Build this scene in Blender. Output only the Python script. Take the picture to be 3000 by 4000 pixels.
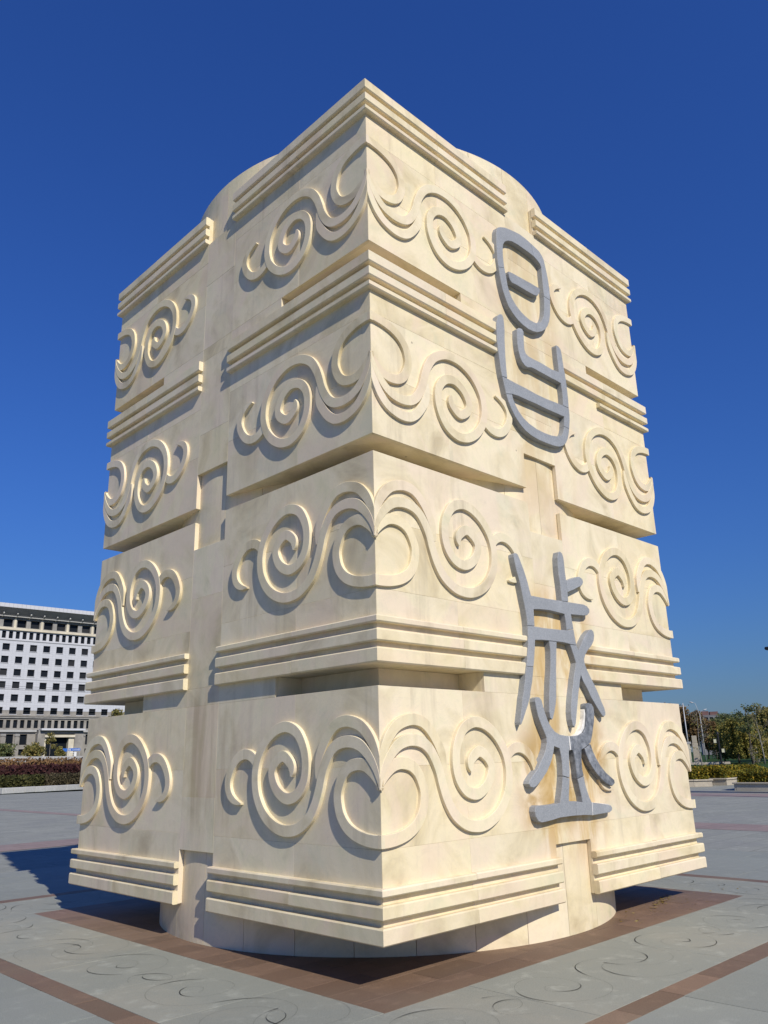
import bpy, bmesh, math, random
import numpy as np
from mathutils import Matrix, Vector

# ------------------------------------------------------------------ clear
for o in list(bpy.data.objects):
    bpy.data.objects.remove(o, do_unlink=True)
scene = bpy.context.scene
COL = scene.collection
random.seed(7)
RNG = np.random.default_rng(7)

# ------------------------------------------------------------------ camera
cam_data = bpy.data.cameras.new('camera')
cam = bpy.data.objects.new('camera', cam_data)
COL.objects.link(cam)
R3 = Matrix(((0.714647, -0.192021, -0.672613), (-0.699058, -0.229696, -0.677169), (-0.024466, 0.954132, -0.298385)))
M4 = R3.to_4x4()
M4.translation = Vector((-7.1082, -7.2572, 1.612))
cam.matrix_world = M4
cam_data.sensor_fit = 'VERTICAL'
cam_data.sensor_height = 24.0
cam_data.lens = 24.0 * 3093.1 / 4000.0
cam_data.clip_start = 0.05
cam_data.clip_end = 6000
scene.camera = cam
scene.render.resolution_x = 768
scene.render.resolution_y = 1024

# ------------------------------------------------------------------ light
SUN_TRAVEL = Vector((0.325, 1.15, -0.97)).normalized()
to_sun = -SUN_TRAVEL
SUN_EL = math.asin(to_sun.z)
SUN_ROT = math.atan2(to_sun.x, to_sun.y)
world = bpy.data.worlds.new('World')
scene.world = world
world.use_nodes = True
wn = world.node_tree
wn.nodes.clear()
sky = wn.nodes.new('ShaderNodeTexSky')
sky.sky_type = 'NISHITA'
sky.sun_disc = False
sky.sun_elevation = SUN_EL
sky.sun_rotation = SUN_ROT
sky.altitude = 0
sky.air_density = 2.0
sky.dust_density = 0.0
sky.ozone_density = 10.0
# white balance of the clear autumn sky
tint = wn.nodes.new('ShaderNodeMix')
tint.data_type = 'RGBA'
tint.blend_type = 'MULTIPLY'
tint.inputs[0].default_value = 1.0
tint.inputs[7].default_value = (0.315, 0.525, 1.10, 1)
bg = wn.nodes.new('ShaderNodeBackground')
bg.inputs['Strength'].default_value = 0.093
wo = wn.nodes.new('ShaderNodeOutputWorld')
wn.links.new(sky.outputs[0], tint.inputs[6])
wn.links.new(tint.outputs[2], bg.inputs[0])
wn.links.new(bg.outputs[0], wo.inputs[0])

sun_d = bpy.data.lights.new('sun', 'SUN')
sun_d.energy = 5.0
sun_d.angle = math.radians(0.53)
sun_d.color = (1.0, 0.935, 0.82)
sun = bpy.data.objects.new('sun', sun_d)
COL.objects.link(sun)
sun.rotation_euler = SUN_TRAVEL.to_track_quat('-Z', 'Y').to_euler()
sun.location = to_sun * 60

scene.view_settings.view_transform = 'Standard'
scene.view_settings.look = 'None'
scene.view_settings.exposure = -0.12
scene.view_settings.gamma = 1.0
scene.view_settings.use_curve_mapping = False

# ------------------------------------------------------------------ materials
def srgb(r, g, b):
    f = lambda c: (c / 255 / 12.92) if c / 255 <= 0.04045 else ((c / 255 + 0.055) / 1.055) ** 2.4
    return (f(r), f(g), f(b), 1)

class NT:
    """small node-graph helper"""
    def __init__(self, name, rough=0.7, spec=0.4):
        self.m = bpy.data.materials.new(name)
        self.m.use_nodes = True
        self.t = self.m.node_tree
        self.b = self.t.nodes['Principled BSDF']
        self.b.inputs['Roughness'].default_value = rough
        self.b.inputs['Specular IOR Level'].default_value = spec
    def n(self, kind, **kw):
        x = self.t.nodes.new(kind)
        for k, v in kw.items():
            setattr(x, k, v)
        return x
    def l(self, a, b):
        self.t.links.new(a, b)
    def pos(self, scale=(1, 1, 1), space='pos'):
        if space == 'pos':
            g = self.n('ShaderNodeNewGeometry').outputs['Position']
        else:
            g = self.n('ShaderNodeTexCoord').outputs['Object']
        mp = self.n('ShaderNodeMapping')
        mp.inputs['Scale'].default_value = scale
        self.l(g, mp.inputs[0])
        return mp.outputs[0]
    def noise(self, vec, scale, detail=4, rough=0.55, dist=0.0):
        x = self.n('ShaderNodeTexNoise')
        x.inputs['Scale'].default_value = scale
        x.inputs['Detail'].default_value = detail
        x.inputs['Roughness'].default_value = rough
        x.inputs['Distortion'].default_value = dist
        self.l(vec, x.inputs['Vector'])
        return x.outputs['Fac']
    def ramp(self, fac, stops):
        x = self.n('ShaderNodeValToRGB')
        e = x.color_ramp.elements
        while len(e) < len(stops):
            e.new(0.5)
        for i, (p, c) in enumerate(stops):
            e[i].position = p
            e[i].color = c if len(c) == 4 else (*c, 1)
        self.l(fac, x.inputs[0])
        return x.outputs[0]
    def math(self, op, a, b=None, clamp=False):
        x = self.n('ShaderNodeMath', operation=op, use_clamp=clamp)
        for i, v in enumerate((a, b)):
            if v is None:
                continue
            if isinstance(v, (int, float)):
                x.inputs[i].default_value = v
            else:
                self.l(v, x.inputs[i])
        return x.outputs[0]
    def mix(self, fac, a, b, blend='MIX'):
        x = self.n('ShaderNodeMix', data_type='RGBA', blend_type=blend)
        for i, v in ((0, fac), (6, a), (7, b)):
            if isinstance(v, (int, float)):
                x.inputs[i].default_value = v
            elif isinstance(v, tuple):
                x.inputs[i].default_value = v if len(v) == 4 else (*v, 1)
            else:
                self.l(v, x.inputs[i])
        return x.outputs[2]
    def smooth(self, v, a, b):
        x = self.n('ShaderNodeMapRange', interpolation_type='SMOOTHSTEP')
        x.inputs['From Min'].default_value = a
        x.inputs['From Max'].default_value = b
        self.l(v, x.inputs[0])
        return x.outputs[0]
    def rnd(self):
        return self.n('ShaderNodeObjectInfo').outputs['Random']
    def island(self):
        return self.n('ShaderNodeNewGeometry').outputs['Random Per Island']
    def color(self, c):
        if isinstance(c, tuple):
            self.b.inputs['Base Color'].default_value = c if len(c) == 4 else (*c, 1)
        else:
            self.l(c, self.b.inputs['Base Color'])
    def rough(self, f):
        self.l(f, self.b.inputs['Roughness'])
    def bump(self, h, strength=0.2, dist=0.01):
        x = self.n('ShaderNodeBump')
        x.inputs['Strength'].default_value = strength
        x.inputs['Distance'].default_value = dist
        self.l(h, x.inputs['Height'])
        self.l(x.outputs[0], self.b.inputs['Normal'])

MAT = {}

def make_marble():
    m = NT('cream_marble', 0.62, 0.35)
    rnd = m.rnd()
    # every slab is cut from another part of the block
    g = m.n('ShaderNodeNewGeometry').outputs['Position']
    off = m.n('ShaderNodeCombineXYZ')
    r10 = m.math('MULTIPLY', rnd, 37.0)
    m.l(r10, off.inputs[0]); m.l(m.math('MULTIPLY', rnd, 91.0), off.inputs[1]); m.l(m.math('MULTIPLY', rnd, 53.0), off.inputs[2])
    add = m.n('ShaderNodeVectorMath', operation='ADD')
    m.l(g, add.inputs[0]); m.l(off.outputs[0], add.inputs[1])
    v = add.outputs[0]
    cloud = m.noise(v, 1.5, 5, 0.62, 0.9)
    c1 = m.ramp(cloud, [(0.28, (0.545, 0.45, 0.275)), (0.43, (0.70, 0.60, 0.38)), (0.54, (0.78, 0.675, 0.455)), (0.64, (0.73, 0.65, 0.42)), (0.76, (0.60, 0.54, 0.335))])
    pink = m.smooth(m.noise(v, 1.1, 4, 0.55, 1.2), 0.46, 0.64)
    c2 = m.mix(m.math('MULTIPLY', pink, 0.55), c1, (0.755, 0.605, 0.455))
    green = m.smooth(m.noise(v, 1.9, 4, 0.6, 0.8), 0.55, 0.72)
    c3 = m.mix(m.math('MULTIPLY', green, 0.30), c2, (0.55, 0.555, 0.385))
    vein = m.noise(v, 3.2, 6, 0.7, 2.2)
    veinm = m.smooth(m.math('ABSOLUTE', m.math('SUBTRACT', vein, 0.5)), 0.028, 0.0)
    c4 = m.mix(m.math('MULTIPLY', veinm, 0.16), c3, (0.52, 0.46, 0.36))
    # slab to slab tone
    hsv = m.n('ShaderNodeHueSaturation')
    m.l(c4, hsv.inputs['Color'])
    m.l(m.math('ADD', m.math('MULTIPLY', rnd, 0.075), 0.955), hsv.inputs['Value'])
    r2 = m.math('FRACT', m.math('MULTIPLY', rnd, 17.31))
    m.l(m.math('ADD', m.math('MULTIPLY', r2, 0.16), 0.88), hsv.inputs['Saturation'])
    c5 = hsv.outputs[0]
    # rain streaks, run down the stone
    st = m.noise(m.pos((5.5, 5.5, 0.42)), 1.0, 5, 0.65, 0.2)
    stm = m.smooth(st, 0.50, 0.74)
    blot = m.smooth(m.noise(m.pos((1, 1, 1)), 0.7, 4, 0.6), 0.42, 0.66)
    c6 = m.mix(m.math('MULTIPLY', m.math('MULTIPLY', stm, blot), 0.55), c5, (0.40, 0.335, 0.225))
    # rust-brown stains that run from the stone characters and from the joint on the shady side
    sep = m.n('ShaderNodeSeparateXYZ')
    m.l(g, sep.inputs[0])
    X, Y, Z = sep.outputs
    def window(s, a0, a1, b1, b0):
        return m.math('MULTIPLY', m.smooth(s, a0, a1), m.smooth(s, b0, b1))
    near = m.math('MULTIPLY', window(X, -0.72, -0.30, 0.42, 0.85), m.smooth(Y, -2.50, -2.56))
    low = m.math('MULTIPLY', near, window(Z, 0.45, 0.95, 3.0, 3.5))
    up = m.math('MULTIPLY', near, window(Z, 3.7, 4.6, 7.4, 7.9))
    sn = m.noise(m.pos((3.4, 3.4, 0.85)), 1.0, 5, 0.62, 0.5)
    sm = m.smooth(sn, 0.36, 0.58)
    c7 = m.mix(m.math('MULTIPLY', m.math('MULTIPLY', low, sm), 0.80), c6, (0.53, 0.345, 0.12))
    c8 = m.mix(m.math('MULTIPLY', m.math('MULTIPLY', up, sm), 0.55), c7, (0.58, 0.43, 0.22))
    left = m.math('MULTIPLY', window(Y, -0.72, -0.48, 0.05, 0.5), m.math('MULTIPLY', m.smooth(X, -2.50, -2.56), window(Z, 0.8, 1.2, 2.1, 2.5)))
    ln = m.smooth(m.noise(m.pos((3.0, 4.5, 0.5)), 1.0, 5, 0.6, 0.3), 0.40, 0.68)
    base = m.math('MULTIPLY', m.math('MULTIPLY', window(X, -0.95, -0.55, 0.50, 0.95), m.smooth(Y, -2.50, -2.56)), window(Z, 0.80, 1.12, 1.62, 2.05))
    bs = m.smooth(m.noise(m.pos((2.4, 2.4, 1.9)), 1.0, 5, 0.6, 0.6), 0.44, 0.60)
    c8 = m.mix(m.math('MULTIPLY', m.math('MULTIPLY', base, bs), 0.85), c8, (0.42, 0.265, 0.085))
    c9 = m.mix(m.math('MULTIPLY', m.math('MULTIPLY', left, ln), 0.48), c8, (0.33, 0.235, 0.12))
    vo = m.n('ShaderNodeTexVoronoi')
    vo.inputs['Scale'].default_value = 2.6
    m.l(g, vo.inputs['Vector'])
    sepc = m.n('ShaderNodeSeparateColor'); m.l(vo.outputs['Color'], sepc.inputs[0])
    spot = m.math('MULTIPLY', m.smooth(vo.outputs['Distance'], 0.045, 0.015), m.math('GREATER_THAN', sepc.outputs[0], 0.62))
    c9 = m.mix(m.math('MULTIPLY', spot, 0.65), c9, (0.16, 0.125, 0.085))
    gr = m.noise(m.pos((14, 14, 9)), 1.0, 6, 0.7)
    c9 = m.mix(m.math('MULTIPLY', m.smooth(gr, 0.56, 0.74), 0.14), c9, (0.42, 0.36, 0.27))
    m.color(c9)
    fine = m.noise(m.pos(), 60, 4, 0.6)
    m.bump(fine, 0.10, 0.01)
    m.rough(m.math('ADD', m.math('MULTIPLY', cloud, 0.25), 0.48))
    return m.m
MAT['marble'] = make_marble()

def make_granite(name, cols, rough=0.5, speck=260, spec=0.5, streak=0.25, stain_sheen=(0.16, 0.15, 0.13), bump=0.15, var=0.16, dim=None):
    m = NT(name, rough, spec)
    rnd = m.rnd()
    p = m.pos()
    sp = m.noise(p, speck, 2, 0.8)
    c = m.ramp(sp, [(0.30, cols[0]), (0.50, cols[1]), (0.70, cols[2])])
    if dim:
        # beyond the nearest slabs the joints are fine lines
        br = m.n('ShaderNodeTexBrick')
        br.inputs['Scale'].default_value = 1.0
        br.inputs['Brick Width'].default_value = dim[0]
        br.inputs['Row Height'].default_value = dim[1]
        br.inputs['Mortar Size'].default_value = 0.010
        br.inputs['Mortar Smooth'].default_value = 0.3
        br.inputs['Color1'].default_value = (0.90, 0.90, 0.90, 1)
        br.inputs['Color2'].default_value = (1.06, 1.05, 1.04, 1)
        br.inputs['Mortar'].default_value = (0.62, 0.60, 0.58, 1)
        m.l(m.pos(), br.inputs['Vector'])
        c = m.mix(1.0, c, br.outputs[0], 'MULTIPLY')
    lowf = m.noise(p, 0.55, 5, 0.6, 0.4)
    c = m.mix(m.math('MULTIPLY', m.smooth(lowf, 0.42, 0.72), streak), c, stain_sheen)
    mid = m.noise(m.pos((1, 1, 1)), 5.0, 5, 0.65)
    c = m.mix(m.math('MULTIPLY', m.smooth(mid, 0.52, 0.75), streak * 0.7), c, tuple(min(1, x * 1.5) for x in cols[2][:3]))
    hsv = m.n('ShaderNodeHueSaturation')
    m.l(c, hsv.inputs['Color'])
    m.l(m.math('ADD', m.math('MULTIPLY', rnd, var), 1 - var / 2), hsv.inputs['Value'])
    m.color(hsv.outputs[0])
    m.rough(m.math('ADD', m.math('MULTIPLY', lowf, 0.25), rough - 0.12))
    m.bump(m.noise(p, speck * 0.6, 3, 0.7), bump, 0.004)
    return m.m
MAT['glyph_stone'] = make_granite('blue_grey_granite', [(0.235, 0.250, 0.262), (0.292, 0.308, 0.323), (0.355, 0.370, 0.385)], 0.6, 90, 0.4, 0.25, (0.12, 0.125, 0.135), 0.2)
MAT['green_slab'] = make_granite('grey_green_granite', [(0.165, 0.177, 0.150), (0.248, 0.258, 0.219), (0.32, 0.327, 0.28)], 0.68, 170, 0.3, 0.55, (0.35, 0.325, 0.25), 0.25, 0.10)  # strong pale blotches put the ring's reflective sheen into its colour
MAT['grey_slab'] = make_granite('blue_grey_paving', [(0.165, 0.178, 0.154), (0.243, 0.257, 0.222), (0.318, 0.33, 0.288)], 0.66, 170, 0.32, 0.30, (0.20, 0.21, 0.205), 0.25, 0.10)
MAT['brown_tile'] = make_granite('red_brown_granite', [(0.10, 0.064, 0.042), (0.172, 0.110, 0.073), (0.25, 0.168, 0.114)], 0.62, 150, 0.35, 0.45, (0.21, 0.165, 0.115), 0.25, 0.34)
MAT['plaza'] = make_granite('plaza_paving', [(0.182, 0.192, 0.165), (0.262, 0.272, 0.236), (0.335, 0.342, 0.30)], 0.78, 60, 0.2, 0.40, (0.20, 0.205, 0.205), 0.1, 0.0, (1.2, 0.6))
MAT['plaza_strip'] = make_granite('plaza_brown_strip', [(0.21, 0.16, 0.135), (0.28, 0.21, 0.18), (0.34, 0.26, 0.22)], 0.62, 60, 0.3, 0.3, (0.24, 0.22, 0.20), 0.1, 0.0, (0.6, 0.6))
MAT['dark_strip'] = make_granite('dark_band', [(0.02, 0.024, 0.035), (0.03, 0.036, 0.05), (0.05, 0.055, 0.07)], 0.5, 60, 0.4, 0.2)  # near-black tone of the flat band across the plaza
MAT['kerb'] = make_granite('kerb_granite', [(0.30, 0.30, 0.29), (0.42, 0.42, 0.40), (0.52, 0.52, 0.50)], 0.65, 30, 0.3, 0.35, (0.26, 0.26, 0.255), 0.1)
MAT['planter'] = make_granite('planter_stone', [(0.32, 0.28, 0.21), (0.42, 0.375, 0.295), (0.5, 0.45, 0.36)], 0.65, 30, 0.3, 0.35, (0.30, 0.265, 0.21), 0.1)

def plain(name, col, rough=0.7, spec=0.3, var=0.0, nscale=2.0, namp=0.12, metal=0.0):
    m = NT(name, rough, spec)
    n = m.noise(m.pos(), nscale, 5, 0.6)
    lo = tuple(c * (1 - namp) for c in col[:3]); hi = tuple(min(1, c * (1 + namp)) for c in col[:3])
    c = m.ramp(n, [(0.3, lo), (0.7, hi)])
    if var:
        hsv = m.n('ShaderNodeHueSaturation')
        m.l(c, hsv.inputs['Color'])
        m.l(m.math('ADD', m.math('MULTIPLY', m.rnd(), var), 1 - var / 2), hsv.inputs['Value'])
        c = hsv.outputs[0]
    m.color(c)
    m.b.inputs['Metallic'].default_value = metal
    return m.m
MAT['bed'] = plain('joint_mortar', (0.10, 0.09, 0.075), 0.9)
MAT['groove'] = plain('groove_dark', (0.045, 0.045, 0.04), 0.95, 0.1, 0, 3, 0.3)  # dark tone of the flat ribbons drawn in place of cut grooves
MAT['soil'] = plain('soil', (0.10, 0.075, 0.045), 0.95, 0.1, 0, 1.2, 0.35)
MAT['grass'] = plain('lawn', (0.030, 0.062, 0.018), 0.9, 0.1, 0, 0.5, 0.35)
MAT['road'] = plain('road', (0.16, 0.155, 0.145), 0.85, 0.3, 0, 0.4, 0.15)
MAT['white_panel'] = plain('white_panel', (0.54, 0.55, 0.575), 0.5, 0.4, 0.0, 0.3, 0.03)
MAT['concrete'] = plain('grey_concrete', (0.27, 0.265, 0.25), 0.8, 0.3, 0.0, 0.6, 0.2)
MAT['rough_stone'] = plain('beige_cladding', (0.265, 0.25, 0.222), 0.8, 0.3, 0.0, 0.5, 0.25)
MAT['cream_trim'] = plain('cream_trim', (0.60, 0.55, 0.43), 0.7, 0.3, 0.0, 0.5, 0.15)
MAT['eave'] = plain('eave_metal', (0.30, 0.31, 0.325), 0.6, 0.3, 0.0, 0.4, 0.1)
MAT['steel'] = plain('galvanised_steel', (0.45, 0.46, 0.47), 0.45, 0.5, 0.0, 2, 0.1)
MAT['white_paint'] = plain('white_paint', (0.74, 0.74, 0.73), 0.5, 0.4, 0.0, 2, 0.06)
MAT['black_paint'] = plain('black_paint', (0.012, 0.012, 0.014), 0.5, 0.4, 0.0, 2, 0.2)
MAT['lamp_glass'] = plain('opal_glass', (0.62, 0.60, 0.42), 0.4, 0.5, 0.0, 3, 0.08)
MAT['blue_sign'] = plain('blue_sign', (0.025, 0.13, 0.48), 0.5, 0.4, 0.0, 2, 0.1)
MAT['brick_red'] = plain('far_red_wall', (0.165, 0.095, 0.09), 0.85, 0.2, 0.0, 0.3, 0.15)
MAT['far_wall'] = plain('far_grey_wall', (0.20, 0.20, 0.21), 0.85, 0.2, 0.0, 0.3, 0.15)
MAT['bark'] = plain('bark', (0.10, 0.082, 0.062), 0.9, 0.2, 0.0, 6, 0.35)
MAT['pale_bark'] = plain('pale_bark', (0.27, 0.25, 0.22), 0.9, 0.2, 0.0, 6, 0.25)
MAT['clay_brick'] = plain('clay_brick', (0.20, 0.15, 0.12), 0.9, 0.2, 0.0, 12, 0.3)

def make_glass():
    m = NT('dark_window_glass', 0.25, 0.12)
    r = m.rnd()
    m.color(m.ramp(r, [(0.0, (0.008, 0.010, 0.014)), (0.7, (0.014, 0.017, 0.022)), (1.0, (0.035, 0.036, 0.038))]))
    return m.m
MAT['glass'] = make_glass()

def make_tile_wall():
    m = NT('white_tile_wall', 0.45, 0.4)
    br = m.n('ShaderNodeTexBrick')
    br.offset = 0.0
    br.inputs['Scale'].default_value = 1.0
    br.inputs['Brick Width'].default_value = 0.96
    br.inputs['Row Height'].default_value = 0.6
    br.inputs['Mortar Size'].default_value = 0.03
    br.inputs['Color1'].default_value = (0.50, 0.515, 0.545, 1)
    br.inputs['Color2'].default_value = (0.54, 0.555, 0.585, 1)
    br.inputs['Mortar'].default_value = (0.42, 0.435, 0.465, 1)
    tc = m.n('ShaderNodeTexCoord').outputs['Object']
    mp = m.n('ShaderNodeMapping'); mp.inputs['Rotation'].default_value = (math.radians(-90), 0, 0)
    m.l(tc, mp.inputs[0]); m.l(mp.outputs[0], br.inputs['Vector'])
    m.color(br.outputs[0])
    return m.m
MAT['tile_wall'] = make_tile_wall()

def make_leaf(name, stops, rough=0.75, patch=0.35, pscale=0.5):
    m = NT(name, rough, 0.2)
    c = m.ramp(m.island(), stops)
    n = m.noise(m.pos(), pscale, 3, 0.6)
    hsv = m.n('ShaderNodeHueSaturation')
    m.l(c, hsv.inputs['Color'])
    m.l(m.math('ADD', m.math('MULTIPLY', n, patch * 2), 1 - patch), hsv.inputs['Value'])
    m.color(hsv.outputs[0])
    tr = m.n('ShaderNodeBsdfTranslucent')
    m.l(hsv.outputs[0], tr.inputs[0])
    mx = m.n('ShaderNodeMixShader'); mx.inputs[0].default_value = 0.25
    out = m.t.nodes['Material Output']
    m.l(m.b.outputs[0], mx.inputs[1]); m.l(tr.outputs[0], mx.inputs[2]); m.l(mx.outputs[0], out.inputs[0])
    return m.m
MAT['leaf_willow'] = make_leaf('willow_leaf', [(0, (0.103, 0.117, 0.030)), (0.5, (0.207, 0.200, 0.047)), (0.85, (0.345, 0.283, 0.069)), (1, (0.455, 0.331, 0.083))])
MAT['leaf_brown'] = make_leaf('autumn_brown_leaf', [(0, (0.086, 0.057, 0.028)), (0.5, (0.172, 0.109, 0.048)), (0.85, (0.253, 0.155, 0.063)), (1, (0.230, 0.190, 0.069))])
MAT['leaf_dark'] = make_leaf('dark_green_leaf', [(0, (0.068, 0.094, 0.044)), (0.6, (0.127, 0.156, 0.064)), (1, (0.254, 0.246, 0.094))])
MAT['leaf_olive'] = make_leaf('olive_leaf', [(0, (0.101, 0.108, 0.038)), (0.5, (0.194, 0.187, 0.057)), (1, (0.345, 0.266, 0.086))])
MAT['leaf_gold'] = make_leaf('golden_shrub_leaf', [(0, (0.06, 0.075, 0.012)), (0.45, (0.16, 0.15, 0.02)), (0.8, (0.30, 0.235, 0.025)), (1, (0.38, 0.22, 0.02))])
MAT['leaf_hedge'] = make_leaf('hedge_leaf', [(0, (0.03, 0.036, 0.014)), (0.5, (0.062, 0.066, 0.022)), (1, (0.115, 0.108, 0.035))])
MAT['leaf_dryhedge'] = make_leaf('dry_hedge_leaf', [(0, (0.04, 0.036, 0.02)), (0.5, (0.075, 0.062, 0.032)), (1, (0.15, 0.125, 0.075))])
MAT['leaf_burgundy'] = make_leaf('burgundy_leaf', [(0, (0.032, 0.012, 0.012)), (0.5, (0.062, 0.021, 0.021)), (1, (0.11, 0.046, 0.040))])
MAT['leaf_rust'] = make_leaf('rust_shrub_leaf', [(0, (0.09, 0.05, 0.02)), (0.5, (0.20, 0.115, 0.05)), (1, (0.32, 0.21, 0.10))])
MAT['leaf_dry'] = make_leaf('fallen_leaf', [(0, (0.18, 0.11, 0.03)), (0.6, (0.32, 0.24, 0.07)), (1, (0.40, 0.34, 0.16))])

# ------------------------------------------------------------------ object helpers
def link(name, me, mat=None, parent=None, loc=None, rotz=0.0):
    o = bpy.data.objects.new(name, me)
    COL.objects.link(o)
    if mat is not None and me is not None and not me.materials:
        me.materials.append(MAT[mat] if isinstance(mat, str) else mat)
    if parent is not None:
        o.parent = parent
    if loc is not None:
        o.location = loc
    if rotz:
        o.rotation_euler = (0, 0, rotz)
    return o
def empty(name, loc=(0, 0, 0), rotz=0.0):
    o = bpy.data.objects.new(name, None)
    COL.objects.link(o)
    o.location = loc
    o.rotation_euler = (0, 0, rotz)
    o.empty_display_size = 0.3
    return o
def tag(o, label=None, cat=None, group=None, kind=None):
    if label: o['label'] = label
    if cat: o['category'] = cat
    if group: o['group'] = group
    if kind: o['kind'] = kind
    return o
def mesh(name, verts, faces, smooth=False):
    me = bpy.data.meshes.new(name)
    me.from_pydata([tuple(v) for v in verts], [], [tuple(f) for f in faces])
    if smooth:
        me.polygons.foreach_set('use_smooth', [True] * len(me.polygons))
    me.update()
    return me
def bm_mesh(name, bm):
    bmesh.ops.recalc_face_normals(bm, faces=bm.faces[:])
    me = bpy.data.meshes.new(name)
    bm.to_mesh(me)
    bm.free()
    return me
BOXF = [(0, 3, 2, 1), (4, 5, 6, 7), (0, 1, 5, 4), (1, 2, 6, 5), (2, 3, 7, 6), (3, 0, 4, 7)]
def box_vf(x0, x1, y0, y1, z0, z1):
    return [(x0, y0, z0), (x1, y0, z0), (x1, y1, z0), (x0, y1, z0), (x0, y0, z1), (x1, y0, z1), (x1, y1, z1), (x0, y1, z1)], BOXF
def box(name, x0, x1, y0, y1, z0, z1, bevel=0.0):
    v, f = box_vf(x0, x1, y0, y1, z0, z1)
    if not bevel:
        return mesh(name, v, f)
    bm = bmesh.new()
    vs = [bm.verts.new(p) for p in v]
    for q in f:
        bm.faces.new([vs[i] for i in q])
    bmesh.ops.bevel(bm, geom=bm.edges[:], offset=bevel, segments=1, affect='EDGES')
    return bm_mesh(name, bm)
class Multi:
    """collects boxes and tubes that belong to ONE part"""
    def __init__(self):
        self.v = []; self.f = []
    def add(self, v, f):
        o = len(self.v)
        self.v += list(v)
        self.f += [tuple(i + o for i in q) for q in f]
        return self
    def box(self, *a):
        return self.add(*box_vf(*a))
    def tube(self, pts, radii, n=8):
        pts = [Vector(p) for p in pts]
        if isinstance(radii, (int, float)):
            radii = [radii] * len(pts)
        vs = []; fs = []
        for i, p in enumerate(pts):
            t = (pts[min(i + 1, len(pts) - 1)] - pts[max(i - 1, 0)]).normalized()
            a = t.cross(Vector((0.31, 0.9, 0.27))).normalized()
            b = t.cross(a)
            for k in range(n):
                th = 2 * math.pi * k / n
                vs.append(tuple(p + (a * math.cos(th) + b * math.sin(th)) * radii[i]))
        for i in range(len(pts) - 1):
            for k in range(n):
                k2 = (k + 1) % n
                fs.append((i * n + k, i * n + k2, (i + 1) * n + k2, (i + 1) * n + k))
        fs.append(tuple(range(n))[::-1])
        fs.append(tuple((len(pts) - 1) * n + k for k in range(n)))
        return self.add(vs, fs)
    def me(self, name, smooth=False):
        return mesh(name, self.v, self.f, smooth)
def prism(name, poly, z0, z1):
    n = len(poly)
    v = [(x, y, z0) for x, y in poly] + [(x, y, z1) for x, y in poly]
    bm = bmesh.new()
    vs = [bm.verts.new(p) for p in v]
    bm.faces.new(vs[:n][::-1]); bm.faces.new(vs[n:])
    for i in range(n):
        j = (i + 1) % n
        bm.faces.new((vs[i], vs[j], vs[n + j], vs[n + i]))
    return bm_mesh(name, bm)
HALF_PI = math.pi / 2

# ================================================================== SETTING
PLAZA_Z = -0.18
g = link('ground', mesh('ground', [(-2500, -2500, -0.30), (3500, -2500, -0.30), (3500, 3500, -0.30), (-2500, 3500, -0.30)], [(0, 1, 2, 3)]), 'grass')
tag(g, kind='structure')
# the lower plaza: one thick sheet
pl = link('plaza', box('plaza', -70, 46, -70, 57.5, -0.40, PLAZA_Z), 'plaza')
tag(pl, kind='structure')
def strip(x0, x1, y0, y1, mat, name='plaza_strip', z=PLAZA_Z + 0.004):
    o = link(name, mesh(name, [(x0, y0, z), (x1, y0, z), (x1, y1, z), (x0, y1, z)], [(0, 1, 2, 3)]), mat, pl)
    return o
strip(12.8, 14.5, -60, 12.78, 'plaza_strip')
strip(7.3, 7.9, 7.3, 57, 'plaza_strip')
strip(-60, 12.78, 12.8, 14.5, 'plaza_strip', z=PLAZA_Z + 0.008)
strip(27.0, 29.5, -60, 24, 'plaza_strip')
strip(30.1, 31.3, -60, 57, 'dark_strip', 'dark_strip')

# the raised platform the monument stands on, slab by slab
PLAT = 7.2
plat = link('platform', box('platform', -PLAT + 0.02, PLAT - 0.02, -PLAT + 0.02, PLAT - 0.02, -0.42, -0.012), 'bed')
tag(plat, kind='structure')
RB, RO, SO = 2.92, 4.03, 4.225     # brown field, carved ring, brown strip (half sizes)
CYL = 2.564
slab_cache = {}
def slab(name, x0, x1, y0, y1, mat, jit=0.0012, gap=0.0016, thick=0.05):
    w = round(x1 - x0 - 2 * gap, 3); h = round(y1 - y0 - 2 * gap, 3)
    key = (w, h, mat)
    if key not in slab_cache:
        slab_cache[key] = box(name, -w / 2, w / 2, -h / 2, h / 2, -thick, 0, 0.001)
    o = link(name, slab_cache[key], mat, plat, ((x0 + x1) / 2, (y0 + y1) / 2, random.uniform(-jit, jit)))
    o.rotation_euler = (random.uniform(-1, 1) * 0.0006, random.uniform(-1, 1) * 0.0006, 0)
    return o
# brown tiles under and around the foot of the monument
tw, th = 0.584, 0.292
for j in range(20):
    y0 = -RB + j * th
    off = 0.0 if j % 2 == 0 else tw / 2
    xs = [-RB] + [x for x in np.arange(-RB + (off if off else tw), RB - 0.05, tw)] + [RB]
    for x0, x1 in zip(xs[:-1], xs[1:]):
        far = max(math.hypot(x, y) for x in (x0, x1) for y in (y0, y0 + th))
        if far < CYL - 0.1:
            continue
        slab('brown_tile', float(x0), float(x1), y0, y0 + th, 'brown_tile')
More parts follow.
